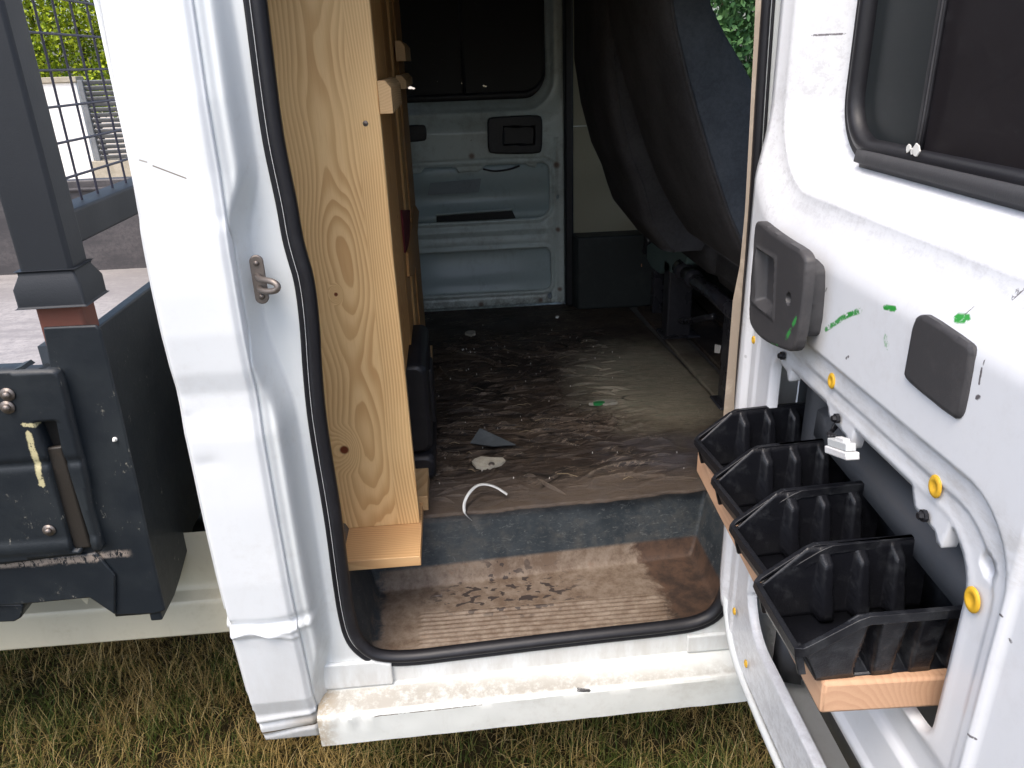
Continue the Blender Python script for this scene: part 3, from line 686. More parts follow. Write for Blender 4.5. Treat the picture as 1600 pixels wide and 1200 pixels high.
# ---- back wall of the cab, roof, far wall
MB().box(-.428, -.40, .05, 1.86, .55, 1.98).build('rear_wall', JAMB, T)
MB().box(-.43, 2.4, .0, 1.9, 1.99, 2.03).build('roof', PAINT, T); MB().box(-.40, 2.3, .05, 1.84, 1.955, 1.985).build('headlining', ROOFL, T)
MB().box(.505, .555, .05, .12, .46, 1.98).build('centre_pillar', LIN, T)
P, f, uv = sheet(arr(.545, 2.3, .03), arr(.42, 1.98, .03), lambda U, V: sd_rr(U, V, .66, 1.55, 1.28, 1.86, .08), lambda U, V: (U, U * 0 + .03 - .0 * V, V), flange=(0, .05, 0), flip=True); mk('front_side', P, f, PAINT, T)
MB().box(1.6, 2.3, .05, 1.84, .6, 1.25).build('dashboard', CARPET, T)
v = [(1.75, .06, 1.26), (1.75, 1.84, 1.26), (1.35, 1.84, 1.95), (1.35, .06, 1.95)]; mk('windscreen', v, [(0, 1, 2, 3)], CGLASS, T)
MB().box(-.36, 2.2, .12, 1.78, .40, .46).build('floor_pan', LIN, T)

# ---- inner door panel profile, shared by both doors
def door_h(U, V, lip=.012):
    s = sd_rr(U, V, .012, .84, 1.378, 2.1, (.13, .13, .1, .1))          # window recess
    t = np.clip(-s / .058, 0, 1); h = -.024 * sm(s, .055, -.020) - .064 * np.clip((-s - .018) / .040, 0, 1) - .004 * bump1(s, -.030, .006)
    h = h - .006 * sm(sd_rr(U, V, .03, .655, .4, 1.222, (.03, .03, .07, .02)), .002, -.002)   # trim recess
    h = h - .003 * sm(sd_rr(U, V, .06, .64, .4, 1.192, (.03, .03, .07, .02)), .0015, -.0015)
    h = h - .005 * sm(U, .662, .668)
    h = h - .006 * bump1(U, .028, .006) * (V < 1.3)
    return h
def corr(U, V): m = sm(U, .10, .14) * sm(U, .66, .62); return .0008 * bump1(np.minimum(SLOT1(U, V), SLOT2(U, V)), .007, .004) - .010 * sm(V, .868, .872) * sm(V, .935, .905) * m - .003 * sm(V, .872, .869) * sm(V, .800, .806) * m
SLOT2 = lambda U, V: sd_rr(U, V, .118, .60, .675, .787, (.08, .05, .03, .02))
SLOT1 = lambda U, V: sd_rr(U, V, .118, .604, .930, 1.165, (.03, .032, .055, .03))
def hang(u0, u1, z1, zb): return [(u0 - .010, z1), (u0 + .002, zb + .010), (u0 + .008, zb), (u1 - .020, zb - .003), (u1 - .014, zb - .013), (u1 - .010, zb - .017), (u1 - .005, zb - .010), (u1 - .001, zb + .010), (u1 + .006, z1)]
TABS = [hang(.135, .190, 1.180, 1.160), hang(.300, .375, 1.180, 1.152), hang(.500, .566, 1.180, 1.146)]
def keep_near(U, V):
    k = -sd_rr(U, V, 0.0, .84, .575, 2.02, (.13, .05, .05, .02))
    s = SLOT1(U, V)
    for t in TABS: s = np.maximum(s, -sd_poly(U, V, t))
    s = np.minimum(s, SLOT2(U, V))
    k = np.minimum(k, s); k = np.minimum(k, sd_rr(U, V, .095, .80, 1.432, 1.93, (.075, .075, .06, .06)))
    hu, hv = D(1530, 885); return np.minimum(k, np.hypot(U - hu, V - hv) - .011)
def map_near(U, V, extra=0.0):
    h = door_h(U, V) + corr(U, V) + extra
    return (XH + DDIR[0] * U + DNRM[0] * h, DDIR[1] * U + DNRM[1] * h, V)
SD = empty('side_door', (0, 0, 0), parent=T)
us = arr(0, .84, .0035); vs = np.concatenate([arr(.575, .92, .005), arr(.9235, 1.24, .003), arr(1.244, 1.46, .004), arr(1.466, 2.02, .006)])
P, f, uv = sheet(us, vs, keep_near, map_near, flange=tuple(-DNRM * .014), flip=True)
mk('inner_panel', P, f, DOOR, SD, uv=uv)
# outer skin and door edges
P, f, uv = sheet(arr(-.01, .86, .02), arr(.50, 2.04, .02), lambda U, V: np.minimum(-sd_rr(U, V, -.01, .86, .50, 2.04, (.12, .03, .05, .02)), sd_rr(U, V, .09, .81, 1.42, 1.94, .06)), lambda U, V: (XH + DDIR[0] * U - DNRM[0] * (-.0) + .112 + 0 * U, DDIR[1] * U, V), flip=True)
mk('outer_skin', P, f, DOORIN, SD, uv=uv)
edge = [dpt(u, z, 0) for u, z in densify(rrpath(.0, .84, .575, 2.02, (.13, .05, .05, .02), 14), .03, True)]
n = len(edge); v = []; f = []
for i, p in enumerate(edge): q = p + np.array([.012, 0, 0]); 
uz = densify(rrpath(.0, .84, .575, 2.02, (.13, .05, .05, .02), 14), .02, True); U_ = np.array([p[0] for p in uz]); V_ = np.array([p[1] for p in uz])
x, y, z = map_near(U_, V_); A = np.stack([x, y, z], 1); B = A + np.array([.10, .0, 0]); n = len(A)
B[:, 0] = XH + .105 + DDIR[0] * U_; mk('door_edge', np.vstack([A, B]), [(i, (i + 1) % n, n + (i + 1) % n, n + i) for i in range(n)], JAMB, SD)
# scuffed lower hem that folds round the inner panel
hem = densify(smoothpath([(-.004, .90), (-.004, .76), (.012, .66), (.06, .585), (.14, .562), (.40, .562), (.8, .562)], 2), .02); hp = [dpt(u, z, -.008) for u, z in hem]
v, f = sweep(hp, [(-.008, -.004), (-.008, .002), (-.003, .006), (.003, .006), (.007, .002), (.007, -.004)], DNRM); mk('hem_flange', v, f, JAMB, SD)
# vertical stiffener and beam in the door cavity
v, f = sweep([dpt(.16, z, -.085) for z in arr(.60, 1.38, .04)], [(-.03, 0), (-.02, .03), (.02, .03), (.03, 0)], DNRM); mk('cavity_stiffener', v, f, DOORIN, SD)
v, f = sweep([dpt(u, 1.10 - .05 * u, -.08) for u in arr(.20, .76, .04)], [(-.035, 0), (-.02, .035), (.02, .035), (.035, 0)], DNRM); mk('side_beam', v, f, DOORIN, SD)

def ring_frame(name, path, off, prof, mat, parent, mp=dpt):
    pts = [mp(u, z, off) for u, z in path]; nn = DNRM if mp is dpt else np.array([0, -1.0, 0]); v, f = sweep(pts, prof, nn, closed=True); return mk(name, v, f, mat, parent)
WP = densify(rrpath(.100, .795, 1.447, 1.925, (.070, .070, .055, .055), 12), .02, True)
def window(parent, mp, near=True):
    ring_frame('window_gasket', WP, -.088, [(-.016, 0), (-.014, .010), (-.006, .013), (.002, .010), (.006, .005), (.012, .008), (.016, .004), (.016, -.01), (-.016, -.01)], RUBBER, parent, mp)
    gp = [mp(u, z, -.094) for u, z in WP]; h = near
    if near:
        nu, _ = D(1461, 120, -.09)
        def pane(name, u0, u1, off, mat):
            P, f, uv = sheet(arr(.10, .80, .01), arr(1.44, 1.93, .01), lambda U, V: -np.maximum(sd_rr(U, V, .100, .795, 1.447, 1.925, (.07, .07, .055, .055)), sd_rr(U, V, u0, u1, 1.0, 2.2, .001)), lambda U, V: (XH + DDIR[0] * U + DNRM[0] * off, DDIR[1] * U + DNRM[1] * off, V), flip=True)
            mk(name, P, f, mat, parent, solid=.003)
        pane('window_pane', .09, nu + .006, -.096, PANE1); pane('window_pane', nu - .004, .81, -.090, PANE2)
        v, f = sweep([dpt(nu, z, -.087) for z in arr(1.45, 1.925, .05)], [(-.007, 0), (-.006, .004), (.006, .004), (.007, 0)], DNRM); mk('pane_edge_strip', v, f, RUBBER, parent)
        v, f = sweep([dpt(nu + .005, z, -.083) for z in arr(1.45, 1.925, .05)], [(-.001, 0), (-.001, .0018), (.001, .0018), (.001, 0)], DNRM); mk('pane_edge_trim', v, f, GREYP, parent)
window(SD, dpt)
# slim lower ledge of the window frame
v, f = sweep([dpt(u, 1.440, -.080) for u in arr(.16, .75, .03)], [(-.012, 0), (-.011, .010), (.003, .012), (.006, .004), (.010, .004), (.011, 0)], DNRM); mk('window_rail', v, f, GREYP, SD)
for (px, py, s) in ((1426, 232, .005), (1438, 235, .0075), (1432, 236, .004)):
    u, z = D(px, py, -.08); rr = random.Random(px); m = MB(); k = 7; m.prism([dpt(u + s * rr.uniform(.6, 1.1) * math.cos(6.28 * i / k), z + s * rr.uniform(.6, 1.1) * math.sin(6.28 * i / k), -.076) for i in range(k)], (0, 0, 0), DNRM * .0015); m.build('film_flake', FLAKE, SD, smooth=False)

def puck(name, parent, outline, off, t, mat, shape=None, mp=None, back=.02, st=.003, holes=None):
    """a moulded plate in door coordinates: outline polygon (u,z), front face at off+t"""
    uu = [p[0] for p in outline]; vv = [p[1] for p in outline]
    def kp(U, V):
        k = -sd_poly(U, V, outline)
        return k if holes is None else np.minimum(k, holes(U, V))
    def fn(U, V):
        s = -sd_poly(U, V, outline); h = off + t - .0025 * (1 - sm(s, -.0005, .003)) ** 1
        if shape: h = h + shape(U, V)
        if mp: return mp(U, V, h)
        return (XH + DDIR[0] * U + DNRM[0] * h, DDIR[1] * U + DNRM[1] * h, V)
    fl = tuple(-DNRM * back) if mp is None else (0, back, 0)
    P, f, uv = sheet(arr(min(uu) - .004, max(uu) + .004, st), arr(min(vv) - .004, max(vv) + .004, st), kp, fn, flange=fl, flip=True)
    o = mk(name, P, f, mat, parent, uv=uv); o.data.set_sharp_from_angle(angle=rad(50)); return o
# pull handle of the near door
HP = SD
ho = [D(px, py, .034) for px, py in ((1180, 346), (1186, 346), (1200, 358), (1225, 376), (1247, 389), (1256, 398), (1259, 412), (1256, 450), (1249, 510), (1243, 541), (1236, 550), (1222, 546), (1200, 537), (1184, 526), (1173, 512), (1169, 495), (1171, 450), (1175, 400), (1178, 360))]
ho = smoothpath(ho, 1, True)
ha = D(1211, 402, .034); hb = D(1206, 492, .034); hc = D(1232, 467, .034)
def hsh(U, V):
    g_ = sd_poly(U, V, [D(1183, 388, .034), D(1208, 405, .034), D(1211, 412, .034), D(1208, 485, .034), D(1196, 488, .034), D(1180, 470, .034)])
    lipm = sm(np.abs(sd_poly(U, V, [D(1183, 388, .034), D(1212, 405, .034), D(1208, 497, .034), D(1175, 470, .034)])), .006, 0.0)
    return -.014 * sm(g_, .002, -.006) + .002 * lipm - .012 * sm(np.hypot(U - hc[0], V - hc[1]), .0075, .0055)
puck('handle_plate', HP, ho, .0, .034, HANDLE, hsh, st=.0022, back=.010)
ins = [D(px, py, .018) for px, py in ((1230, 392), (1262, 412), (1268, 430), (1261, 520), (1252, 528), (1236, 520))]
puck('handle_cup', HP, smoothpath(ins, 1, True), 0, .018, GREYP, st=.004, back=.025)
gl = [D(px, py, .022) for px, py in ((1181, 392), (1190, 398), (1188, 470), (1180, 462))]
puck('grip_lever', HP, gl, 0, .026, GREYP, st=.002, back=.012)
# blanking plate
po = smoothpath([D(px, py, .012) for px, py in ((1412, 500), (1422, 492), (1432, 493), (1495, 536), (1503, 545), (1503, 560), (1489, 640), (1483, 654), (1473, 656), (1408, 602), (1398, 590), (1398, 578))], 1, True)
puck('cover_plate', SD, po, 0, .004, HANDLE, st=.0025, back=.005)
# yellow clips, screws
def clip(px, py, r, parent=SD, off=-.006):
    u, z = D(px, py, off); c = dpt(u, z, off); m = MB(); r *= .80; prof = [(r, 0), (r, .0010), (r * .85, .0022), (r * .55, .0024), (r * .38, .0006), (.0001, .0004)]
    n = 16; v = []; ez = np.array([0, 0, 1.0])
    for rr, h in prof:
        for k in range(n): t = 2 * math.pi * k / n; v.append(c + DDIR * rr * math.cos(t) * .85 + ez * rr * math.sin(t) + DNRM * h)
    f = [(i * n + k, i * n + (k + 1) % n, (i + 1) * n + (k + 1) % n, (i + 1) * n + k) for i in range(len(prof) - 1) for k in range(n)]
    mk('trim_clip', v, f, YEL, parent); 
clip(1300, 595, .0125); clip(1462, 760, .0145); clip(1520, 937, .0155); clip(1178, 531, .008); clip(1148, 955, .009, off=-.003); clip(1166, 1037, .009, off=-.003)
for px, py in ((1218, 556), (1302, 654), (1437, 806)):
    u, z = D(px, py); c = dpt(u, z, -.006); MB().disc(c, DNRM, .0062, .004, 8).disc(c + DNRM * .004, DNRM, .0045, .004, 6, .0035).build('trim_screw', RUBBER, SD, smooth=False)
# connector and loom hanging in the slot
WC = SD
c0 = dpt(*D(1315, 703, .01), .01); e1 = _n(dpt(*D(1340, 712, .01), .01) - dpt(*D(1290, 695, .01), .01)); e2 = np.array([0, 0, 1.0]); e2 = _n(e2 - e2.dot(e1) * e1); e3 = np.cross(e1, e2)
def obox(m, c, a, b, cc, ea, eb, ec):
    v = [c + ea * a * i + eb * b * j + ec * cc * k for i in (-1, 1) for j in (-1, 1) for k in (-1, 1)]
    return m.add(v, [(0, 1, 3, 2), (4, 6, 7, 5), (0, 4, 5, 1), (2, 3, 7, 6), (0, 2, 6, 4), (1, 5, 7, 3)])
m = obox(MB(), c0 - e2 * .003, .027, .0045, .008, e1, e2, e3); m.build('connector_body', WHITEP, WC, bev=.0015)
m = obox(MB(), c0 + e2 * .0065, .023, .0045, .006, e1, e2, e3); m.build('connector_cap', CLEARP, WC, bev=.001)
m = obox(MB(), c0 + e2 * .0125 + e1 * .003, .010, .002, .004, e1, e2, e3); m.build('connector_latch', WHITEP, WC, bev=.0006)
a0 = c0 - e1 * .022 + e2 * .012
for q in range(3): MB().tube(smoothpath([a0 + e3 * (q - 1) * .004, a0 - e1 * .012 + e2 * .004, dpt(*D(1284, 680, .0), -.01), dpt(*D(1283, 656, .0), -.02 - q * .004), dpt(*D(1300, 640, .0), -.05)], 2), .0022, 8).build('wire', RUBBER, WC)
# ---------------------------------------------------------------- cab floor and step
def step_h(X, Y):
    yr = .318 + .062 * (X + .1)                                   # foot of the riser
    zf = .655
    wl = sm(X, -.205, -.262); wr = sm(X, .500, .565)
    cor = np.clip(np.hypot(np.maximum(-.135 - X, 0), np.maximum(.16 - Y, 0)) - .075, 0, 1)
    rise = sm(Y, yr - .045, yr + .012)
    z = .498 + .004 * rise + (zf - .498) * np.maximum(rise ** 1.3, 0) + .0 * cor
    z = np.maximum(z, .498 + wl * .20 + 0 * X); z = np.maximum(z, .498 + wr * .20)
    z = z + .030 * sm(Y, .085, .045) * sm(Y, .02, .04)
    ribm = sm(X, -.118, -.112) * sm(X, .405 , .395) * sm(Y, .088, .094) * sm(Y, .196, .190)
    z = z + ribm * (.0032 * (np.sin((Y - .09) / .0128 * 2 * np.pi) > 0)) * 1.0
    z = z + (fbm(X * 14, Y * 14, 3, 9) - .43) * .003 + bump1(np.hypot(X + .04, Y - .24), 0, .012) * 0
    return z
us = arr(-.27, .60, .006); vs = np.concatenate([arr(.034, .086, .005), arr(.0885, .20, .0016), arr(.204, .42, .003)])
P, f, uv = sheet(us, vs, None, lambda U, V: (U, V, step_h(U, V)), flip=False); mk('step_well', P, f, STEPM, T, uv=uv)
sc = onz(992, 771, .66)
MB().disc((sc[0], sc[1], .655), (0, 0, 1), .010, .004, 14, .007).disc((sc[0], sc[1], .659), (0, 0, 1), .004, .002, 8).build('floor_screw', STEEL, T)
def mat_z(X, Y):
    m = sm(X, .58, .40) * sm(Y, 1.60, 1.30) * sm(Y, .34, .44)
    wx = X + (fbm(X * 3, Y * 3, 3, 21) - .45) * .35; wy = Y + (fbm(X * 2.2, Y * 2.2, 3, 31) - .45) * .30
    r1 = 1 - np.abs(2 * vnoise(wx * 4.2, (wy + wx * .22) * 20, 41) - 1); r2 = 1 - np.abs(2 * vnoise(wx * 6 + 9, (wy - wx * .35) * 38, 51) - 1)
    pm = sm(fbm(X * 4, Y * 4, 3, 61), .36, .52)
    r3 = 1 - np.abs(2 * vnoise(wx * 9 + 2, (wy + wx * .05) * 60, 43) - 1); pm2 = sm(fbm(X * 6 + 5, Y * 7, 3, 63), .40, .50)
    ridge = r1 ** 16 * 1.2 * sm(fbm(X * 5, Y * 5 + 8, 3, 65), .38, .48) + r2 ** 12 * .8 * pm + r3 ** 6 * .45 * pm2
    crack = -(1 - np.abs(2 * vnoise(wx * 3.4 + 4, (wy + wx * .1) * 15, 71) - 1)) ** 14
    slab = (np.floor(vnoise(wx * 6, wy * 12, 81) * 4) / 4) * .003
    z = .6625 + m * (ridge * .009 + crack * .006 + slab) + (fbm(X * 12, Y * 12, 4, 91) - .45) * .006 * (.3 + m) + .004 * (fbm(X * 2.5, Y * 2.5, 2, 6) - .4)
    return z, m * (ridge + crack * 1.1)
def matedge(U, V):
    e = .305 + .055 * (U + .1) + (fbm(U * 9, U * 0 + 3, 4, 17) - .45) * .035 - .02 * sm(U, .3, .5) * 0
    return np.minimum(V - e, .705 + (V - 1.0) * -.05 - U)
us = arr(-.40, .72, .0042); vs = np.concatenate([arr(.27, 1.1, .0028), arr(1.104, 1.80, .0045)])
_c = {}
def matfn(U, V):
    z, r = mat_z(U, V); return U, V, z
P, f, uv = sheet(us, vs, matedge, matfn, flange=(0, 0, -.008)); _, rg = mat_z(uv[:, 0], uv[:, 1])
mk('floor_mat', P, f, MAT, T, uv=uv, attr={'ridge': rg})
P, f, uv = sheet(arr(-.40, 2.2, .05), arr(.40, 1.83, .05), None, lambda U, V: (U, V, U * 0 + .651)); mk('cabin_floor', P, f, LIN, T)
P, f, uv = sheet(arr(.60, 2.2, .05), arr(.05, .45, .05), None, lambda U, V: (U, V, U * 0 + .650)); mk('cabin_floor', P, f, LIN, T)
def slab(name, poly, z0, z1, mat, parent=None, bev=.004): m = MB(); m.prism([(x, y, z0) for x, y in poly], (0, 0, 0), (0, 0, z1 - z0)); return m.build(name, mat, parent or T, bev=bev)
# grooved front mat beyond the seam
slab('front_mat', [(.722, .45), (.790, .45), (.775, 1.70), (.700, 1.70)], .653, .668, MAT); slab('front_mat', [(.812, .45), (.93, .45), (.93, 1.78), (.795, 1.78)], .653, .666, MAT); slab('front_mat', [(.945, .45), (1.6, .45), (1.6, 1.8), (.945, 1.8)], .653, .668, MAT)
def flakes():
    """torn slivers of the mat's top layer, curled up along one edge"""
    r = random.Random(31); m = MB(); tn = []
    for k in range(230):
        x, y = r.uniform(-.08, .50), r.uniform(.36, 1.45)
        if r.random() < .3: x, y = r.uniform(-.05, .3), r.uniform(.5, .9)
        a = r.gauss(.05, .35); L = r.uniform(.015, .11) * (.6 if y > 1.1 else 1); w = r.uniform(.0025, .010); h = r.uniform(.001, .007); n = 7; v = []
        z0 = float(mat_z(np.array([x]), np.array([y]))[0][0]) + .001; b = r.uniform(-.3, .3)
        for i in range(n):
            t = i / (n - 1); s = math.sin(math.pi * t); cx = x + L * (t - .5) * math.cos(a) - b * L * s * .3 * math.sin(a); cy = y + L * (t - .5) * math.sin(a) + b * L * s * .3 * math.cos(a)
            ww = w * s * r.uniform(.7, 1.2); v += [(cx + math.sin(a) * ww * .5, cy - math.cos(a) * ww * .5, z0 - .001), (cx, cy, z0 + h * s * .6), (cx - math.sin(a) * ww * .5, cy + math.cos(a) * ww * .5, z0 + h * s)]
        m.add(v, [(3 * i + j, 3 * i + 3 + j, 3 * i + 4 + j, 3 * i + 1 + j) for i in range(n - 1) for j in (0, 1)]); tn += [.2, .3, .95] * n
    o = mk('torn_layer', m.v, m.f, MAT, T, attr={'ridge': tn}); o['kind'] = 'stuff'
flakes()
# holes worn through the mat, with what shows below
def patch(px, py, w, h, mat, seed, z=.6715, name='worn_patch', t=.0015, rot=0, parent=None, loc=None):
    c = onz(px, py, z); r = random.Random(seed); pts = []
    for i in range(13):
        a = 2 * math.pi * i / 13; k = r.uniform(.75, 1.1); x_, y_ = w * k * math.cos(a), h * k * math.sin(a); pts.append((c[0] + x_ * math.cos(rot) - y_ * math.sin(rot), c[1] + x_ * math.sin(rot) + y_ * math.cos(rot), z))
    m = MB(); m.prism(pts, (0, 0, -.006), (0, 0, t)); return m.build(name, mat, parent, smooth=False), c
GREENP = plastic('green_paint', (.02, .22, .06), .5, .2)
BARE = flat('bare_floor_under_mat', (.30, .28, .23), (.44, .42, .36), 60, .7)
for a in ((735, 520, .020, .026, BARE, 1), (762, 722, .040, .030, BARE, 2), (943, 628, .042, .016, BARE, 3)): patch(*a, parent=T)
patch(937, 629, .018, .010, GREENP, 4, z=.6735, parent=T)
c = onz(768, 725, .6735); MB().disc((c[0], c[1], .672), (0, 0, 1), .009, .003, 12, .007).build('floor_screw', STEEL, T)
fl = [onz(735, 693, .672), onz(750, 670, .694), onz(772, 680, .684), onz(806, 696, .673), onz(770, 698, .671)]
mk('mat_flap', fl, [(0, 1, 2, 4), (2, 3, 4)], plastic('grey_flap', (.06, .07, .078), .5, .3), T, solid=.003, smooth=False)

# ---------------------------------------------------------------- far side of the cab
FD = empty('far_door', (0, 0, 0), parent=T)
YF = 1.80
def mpf(u, z, off=0.0): return np.array([.430 - u, YF - off, z])
def map_far(U, V, h=None):
    if h is None: h = door_h(U, V) + .0045 * bump1(np.minimum(SF1(U, V), SF2(U, V)), .006, .0035) - .004 * bump1(np.minimum(SF1(U, V), SF2(U, V)), .019, .004) + .005 * bump1(V, .968, .008) * sm(U, .05, .07) - .005 * bump1(V, .945, .007) * sm(U, .05, .07)
    return (.430 - U, YF - h, V)
def ou(px, py): q = ony(px, py, YF); return float(.430 - q[0]), float(q[2])
TF = [hang(.075, .125, 1.215, 1.170), hang(.185, .265, 1.215, 1.163), hang(.40, .46, 1.215, 1.165)]
def flt(P): return P
TF = []
for pts in (((706, 262), (712, 262), (717, 272), (722, 270), (747, 269), (757, 260), (762, 252)), ((817, 246), (820, 255), (826, 260), (838, 262), (841, 252), (847, 249)), ((600, 274), (658, 271), (663, 262), (665, 258))):
    q = [ou(*p) for p in pts]; q = [(q[0][0], q[0][1] + .04)] + q + [(q[-1][0], q[-1][1] + .04)]; TF.append(q)
SF1 = lambda U, V: sd_rr(U, V, .055, .62, 1.008, 1.212, (.05, .05, .035, .03)); SF2 = lambda U, V: sd_rr(U, V, .052, .62, .722, .893, (.03, .03, .04, .03))
def keep_far(U, V):
    k = -sd_rr(U, V, 0.0, .80, .668, 2.0, (.01, .01, .02, .02))
    s = SF1(U, V)
    for t in TF: s = np.maximum(s, -sd_poly(U, V, t))
    s = np.minimum(s, SF2(U, V))
    k = np.minimum(k, s)
    for px, py, r in ((872, 308, .006), (860, 463, .009)):
        hu, hv = ou(px, py); k = np.minimum(k, np.hypot(U - hu, (V - hv) * (.7)) - r)
    return np.minimum(k, sd_rr(U, V, .056, .76, 1.437, 1.93, (.085, .085, .06, .06)))
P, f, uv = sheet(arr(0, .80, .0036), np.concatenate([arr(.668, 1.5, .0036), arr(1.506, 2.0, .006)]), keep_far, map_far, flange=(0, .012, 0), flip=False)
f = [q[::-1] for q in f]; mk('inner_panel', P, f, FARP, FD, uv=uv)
# cavity behind the openings, with its ledges
rows_f = [(0, 1.24, -.065), (0, 1.205, -.06), (0, 1.17, -.045), (0, 1.12, -.065), (0, 1.06, -.07), (0, 1.035, -.045), (0, 1.01, -.03), (0, .995, -.06), (0, .90, -.065), (0, .86, -.06), (0, .76, -.05), (0, .735, -.022), (0, .70, -.03)]
v = []; f = []
for i, (_, z, o) in enumerate(rows_f):
    for u in (.0, .80): v.append(mpf(u, z - .0, o))
f = [(2 * i, 2 * i + 1, 2 * i + 3, 2 * i + 2) for i in range(len(rows_f) - 1)]; mk('cavity_panel', v, f, FARIN, FD)
pq = [ony(px, py, 1.842) for px, py in ((672, 286), (752, 279), (748, 300), (668, 305))]; mk('sound_pad', pq, [(0, 1, 2, 3)], plastic('grey_felt', (.28, .31, .32), .8, .5, (.14, .15, .15), 90), FD, solid=.003, smooth=False)
ls = [ony(px, py, 1.826) for px, py in ((682, 335), (799, 326), (806, 341), (682, 350))]; mk('slot_shade_sheet', ls, [(0, 1, 2, 3)], plastic('slot_shade', (.012, .012, .012), .6, .2), FD, solid=.002, smooth=False)  # flat dark sheet, painted shade in place of a real slot
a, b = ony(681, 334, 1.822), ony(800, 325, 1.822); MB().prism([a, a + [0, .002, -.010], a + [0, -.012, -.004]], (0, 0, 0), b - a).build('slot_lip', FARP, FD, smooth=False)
MB().tube(smoothpath([ony(755, 264, 1.815), ony(772, 268, 1.82), ony(795, 265, 1.82), ony(812, 259, 1.815)], 2), .004, 6).build('cable', RUBBER, FD)
P, f, uv = sheet(arr(-.02, .82, .03), arr(.60, 2.02, .03), lambda U, V: np.minimum(sd_rr(U, V, .06, .78, 1.40, 1.94, .05), 1), lambda U, V: (.430 - U, YF + .11 + 0 * U, V)); mk('outer_skin', P, f, PAINT, FD)
WF = densify(rrpath(.045, .765, 1.45, 1.935, (.095, .085, .06, .06), 12), .02, True)
ring_frame('window_gasket', WF, -.090, [(-.016, 0), (-.013, .007), (.004, .007), (.010, .003), (.014, -.01), (-.016, -.01)], RUBBER, FD, mpf)
chips_ = [(ou(px, py), r) for px, py, r in ((628, 127, .010), (634, 134, .007), (641, 137, .009), (646, 138, .006), (723, 124, .003), (722, 130, .003), (759, 135, .005), (756, 134, .004))]
def kpane(U, V):
    k = -sd_rr(U, V, .045, .765, 1.45, 1.935, (.095, .085, .06, .06))
    for (c, r) in chips_:
        c = (c[0] - 0.0, c[1]); k = np.minimum(k, np.hypot((U - c[0] + .0) * .6, V - c[1] - .0) - r * .55)
    return k
chips_ = [((float(.430 - ony(px, py, YF + .093)[0]), float(ony(px, py, YF + .093)[2])), r) for px, py, r in ((628, 127, .010), (634, 134, .007), (641, 137, .009), (646, 138, .006), (723, 124, .004), (722, 130, .004), (759, 135, .005), (756, 134, .005))]
P, f, uv = sheet(arr(.03, .78, .004), arr(1.44, 1.95, .004), kpane, lambda U, V: (.430 - U, U * 0 + YF + .093, V)); f = [q[::-1] for q in f]; mk('window_pane', P, f, FARPANE, FD)
nx = float(ony(722, 80, YF + .09)[0]); MB().box(nx - .006, nx + .006, YF + .084, YF + .092, 1.45, 1.93).build('pane_edge_strip', RUBBER, FD)
def plate_px(name, pts, off, t, shape=None, parent=FD):
    o = smoothpath([(float(.430 - ony(px, py, YF - off)[0]), float(ony(px, py, YF - off)[2])) for px, py in pts], 1, True)
    ob = puck(name, parent, o, 0, off, BLACKP, shape, mp=lambda U, V, h: (.430 - U, YF - h, V), back=.03, st=.003); return ob
hq = [(float(.430 - ony(px, py, YF - .02)[0]), float(ony(px, py, YF - .02)[2])) for px, py in ((787, 198), (835, 198), (835, 226), (787, 226))]
plate_px('pull_handle', ((762, 188), (766, 184), (790, 182), (840, 180), (847, 183), (848, 200), (847, 235), (842, 240), (800, 241), (768, 240), (763, 236), (762, 212)), .022, .022, lambda U, V: -.012 * sm(sd_poly(U, V, hq), .003, -.003))
plate_px('cover_plate', ((620, 197), (660, 195), (666, 198), (667, 216), (663, 221), (620, 223)), .008, .008)
# fix normals direction of plates is not needed: double sided shading
for (x0, x1, z0, z1, nm, mt, y0) in ((.432, .462, .66, 1.97, 'far_door_seal', RUBBER, 1.775), ):
    MB().box(x0, x1, y0, 1.84, z0, z1).build(nm, mt, T, bev=.006)
m = MB()
for z0, z1 in ((.90, 1.335), (1.338, 1.97)): m.box(.464, .86, 1.80, 1.86, z0, z1)
m.build('pillar_trim', BEIGE, T, bev=.003)
m = MB(); m.prism([(.452, 1.800, .66), (.468, 1.715, .66), (.92, 1.70, .66), (.92, 1.86, .66), (.452, 1.86, .66)], (0, 0, 0), (.0, 0, .285)); m.build('sill_cover', plastic('dark_moulded_trim', (.022, .027, .027), .5, .35, (.06, .065, .06), 30), T, bev=.008)
P, f, uv = sheet(arr(.86, 2.3, .03), arr(.60, 1.98, .03), lambda U, V: sd_rr(U, V, .93, 1.62, 1.47, 1.88, .06), lambda U, V: (U, U * 0 + 1.845, V), flange=(0, .05, 0)); mk('far_front_side', P, f, CARPET, T)
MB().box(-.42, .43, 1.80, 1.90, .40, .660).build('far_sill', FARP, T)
# pillar cover and webbing on the near centre pillar: beige edge and dark seal
bl = [(1183, -60), (1178, 60), (1171, 200), (1164, 330), (1156, 415), (1145, 470), (1138, 560), (1131, 640), (1126, 700)]
br = [(1192, -60), (1187, 60), (1180, 200), (1174, 330), (1170, 415), (1166, 500), (1158, 600), (1150, 700), (1146, 740)]
L_ = [ony(px, py, .035) for px, py in bl]; Rr = [ony(px, py, .030) for px, py in br]; n = len(L_)
v = [tuple(p) for p in L_] + [tuple(p) for p in Rr] + [tuple(p + [0.03, .03, 0]) for p in L_] ; mk('pillar_edge_trim', v, [(i, i + 1, n + i + 1, n + i) for i in range(n - 1)] + [(i + 1, i, 2 * n + i, 2 * n + i + 1) for i in range(n - 1)], plastic('beige_edging', (.34, .28, .22), .7, .3), T, smooth=False)
ds_ = smoothpath([ony(px, py, .025) for px, py in ((1205, -60), (1200, 10), (1190, 160), (1181, 320), (1168, 470), (1158, 560), (1150, 640), (1143, 720))], 2)

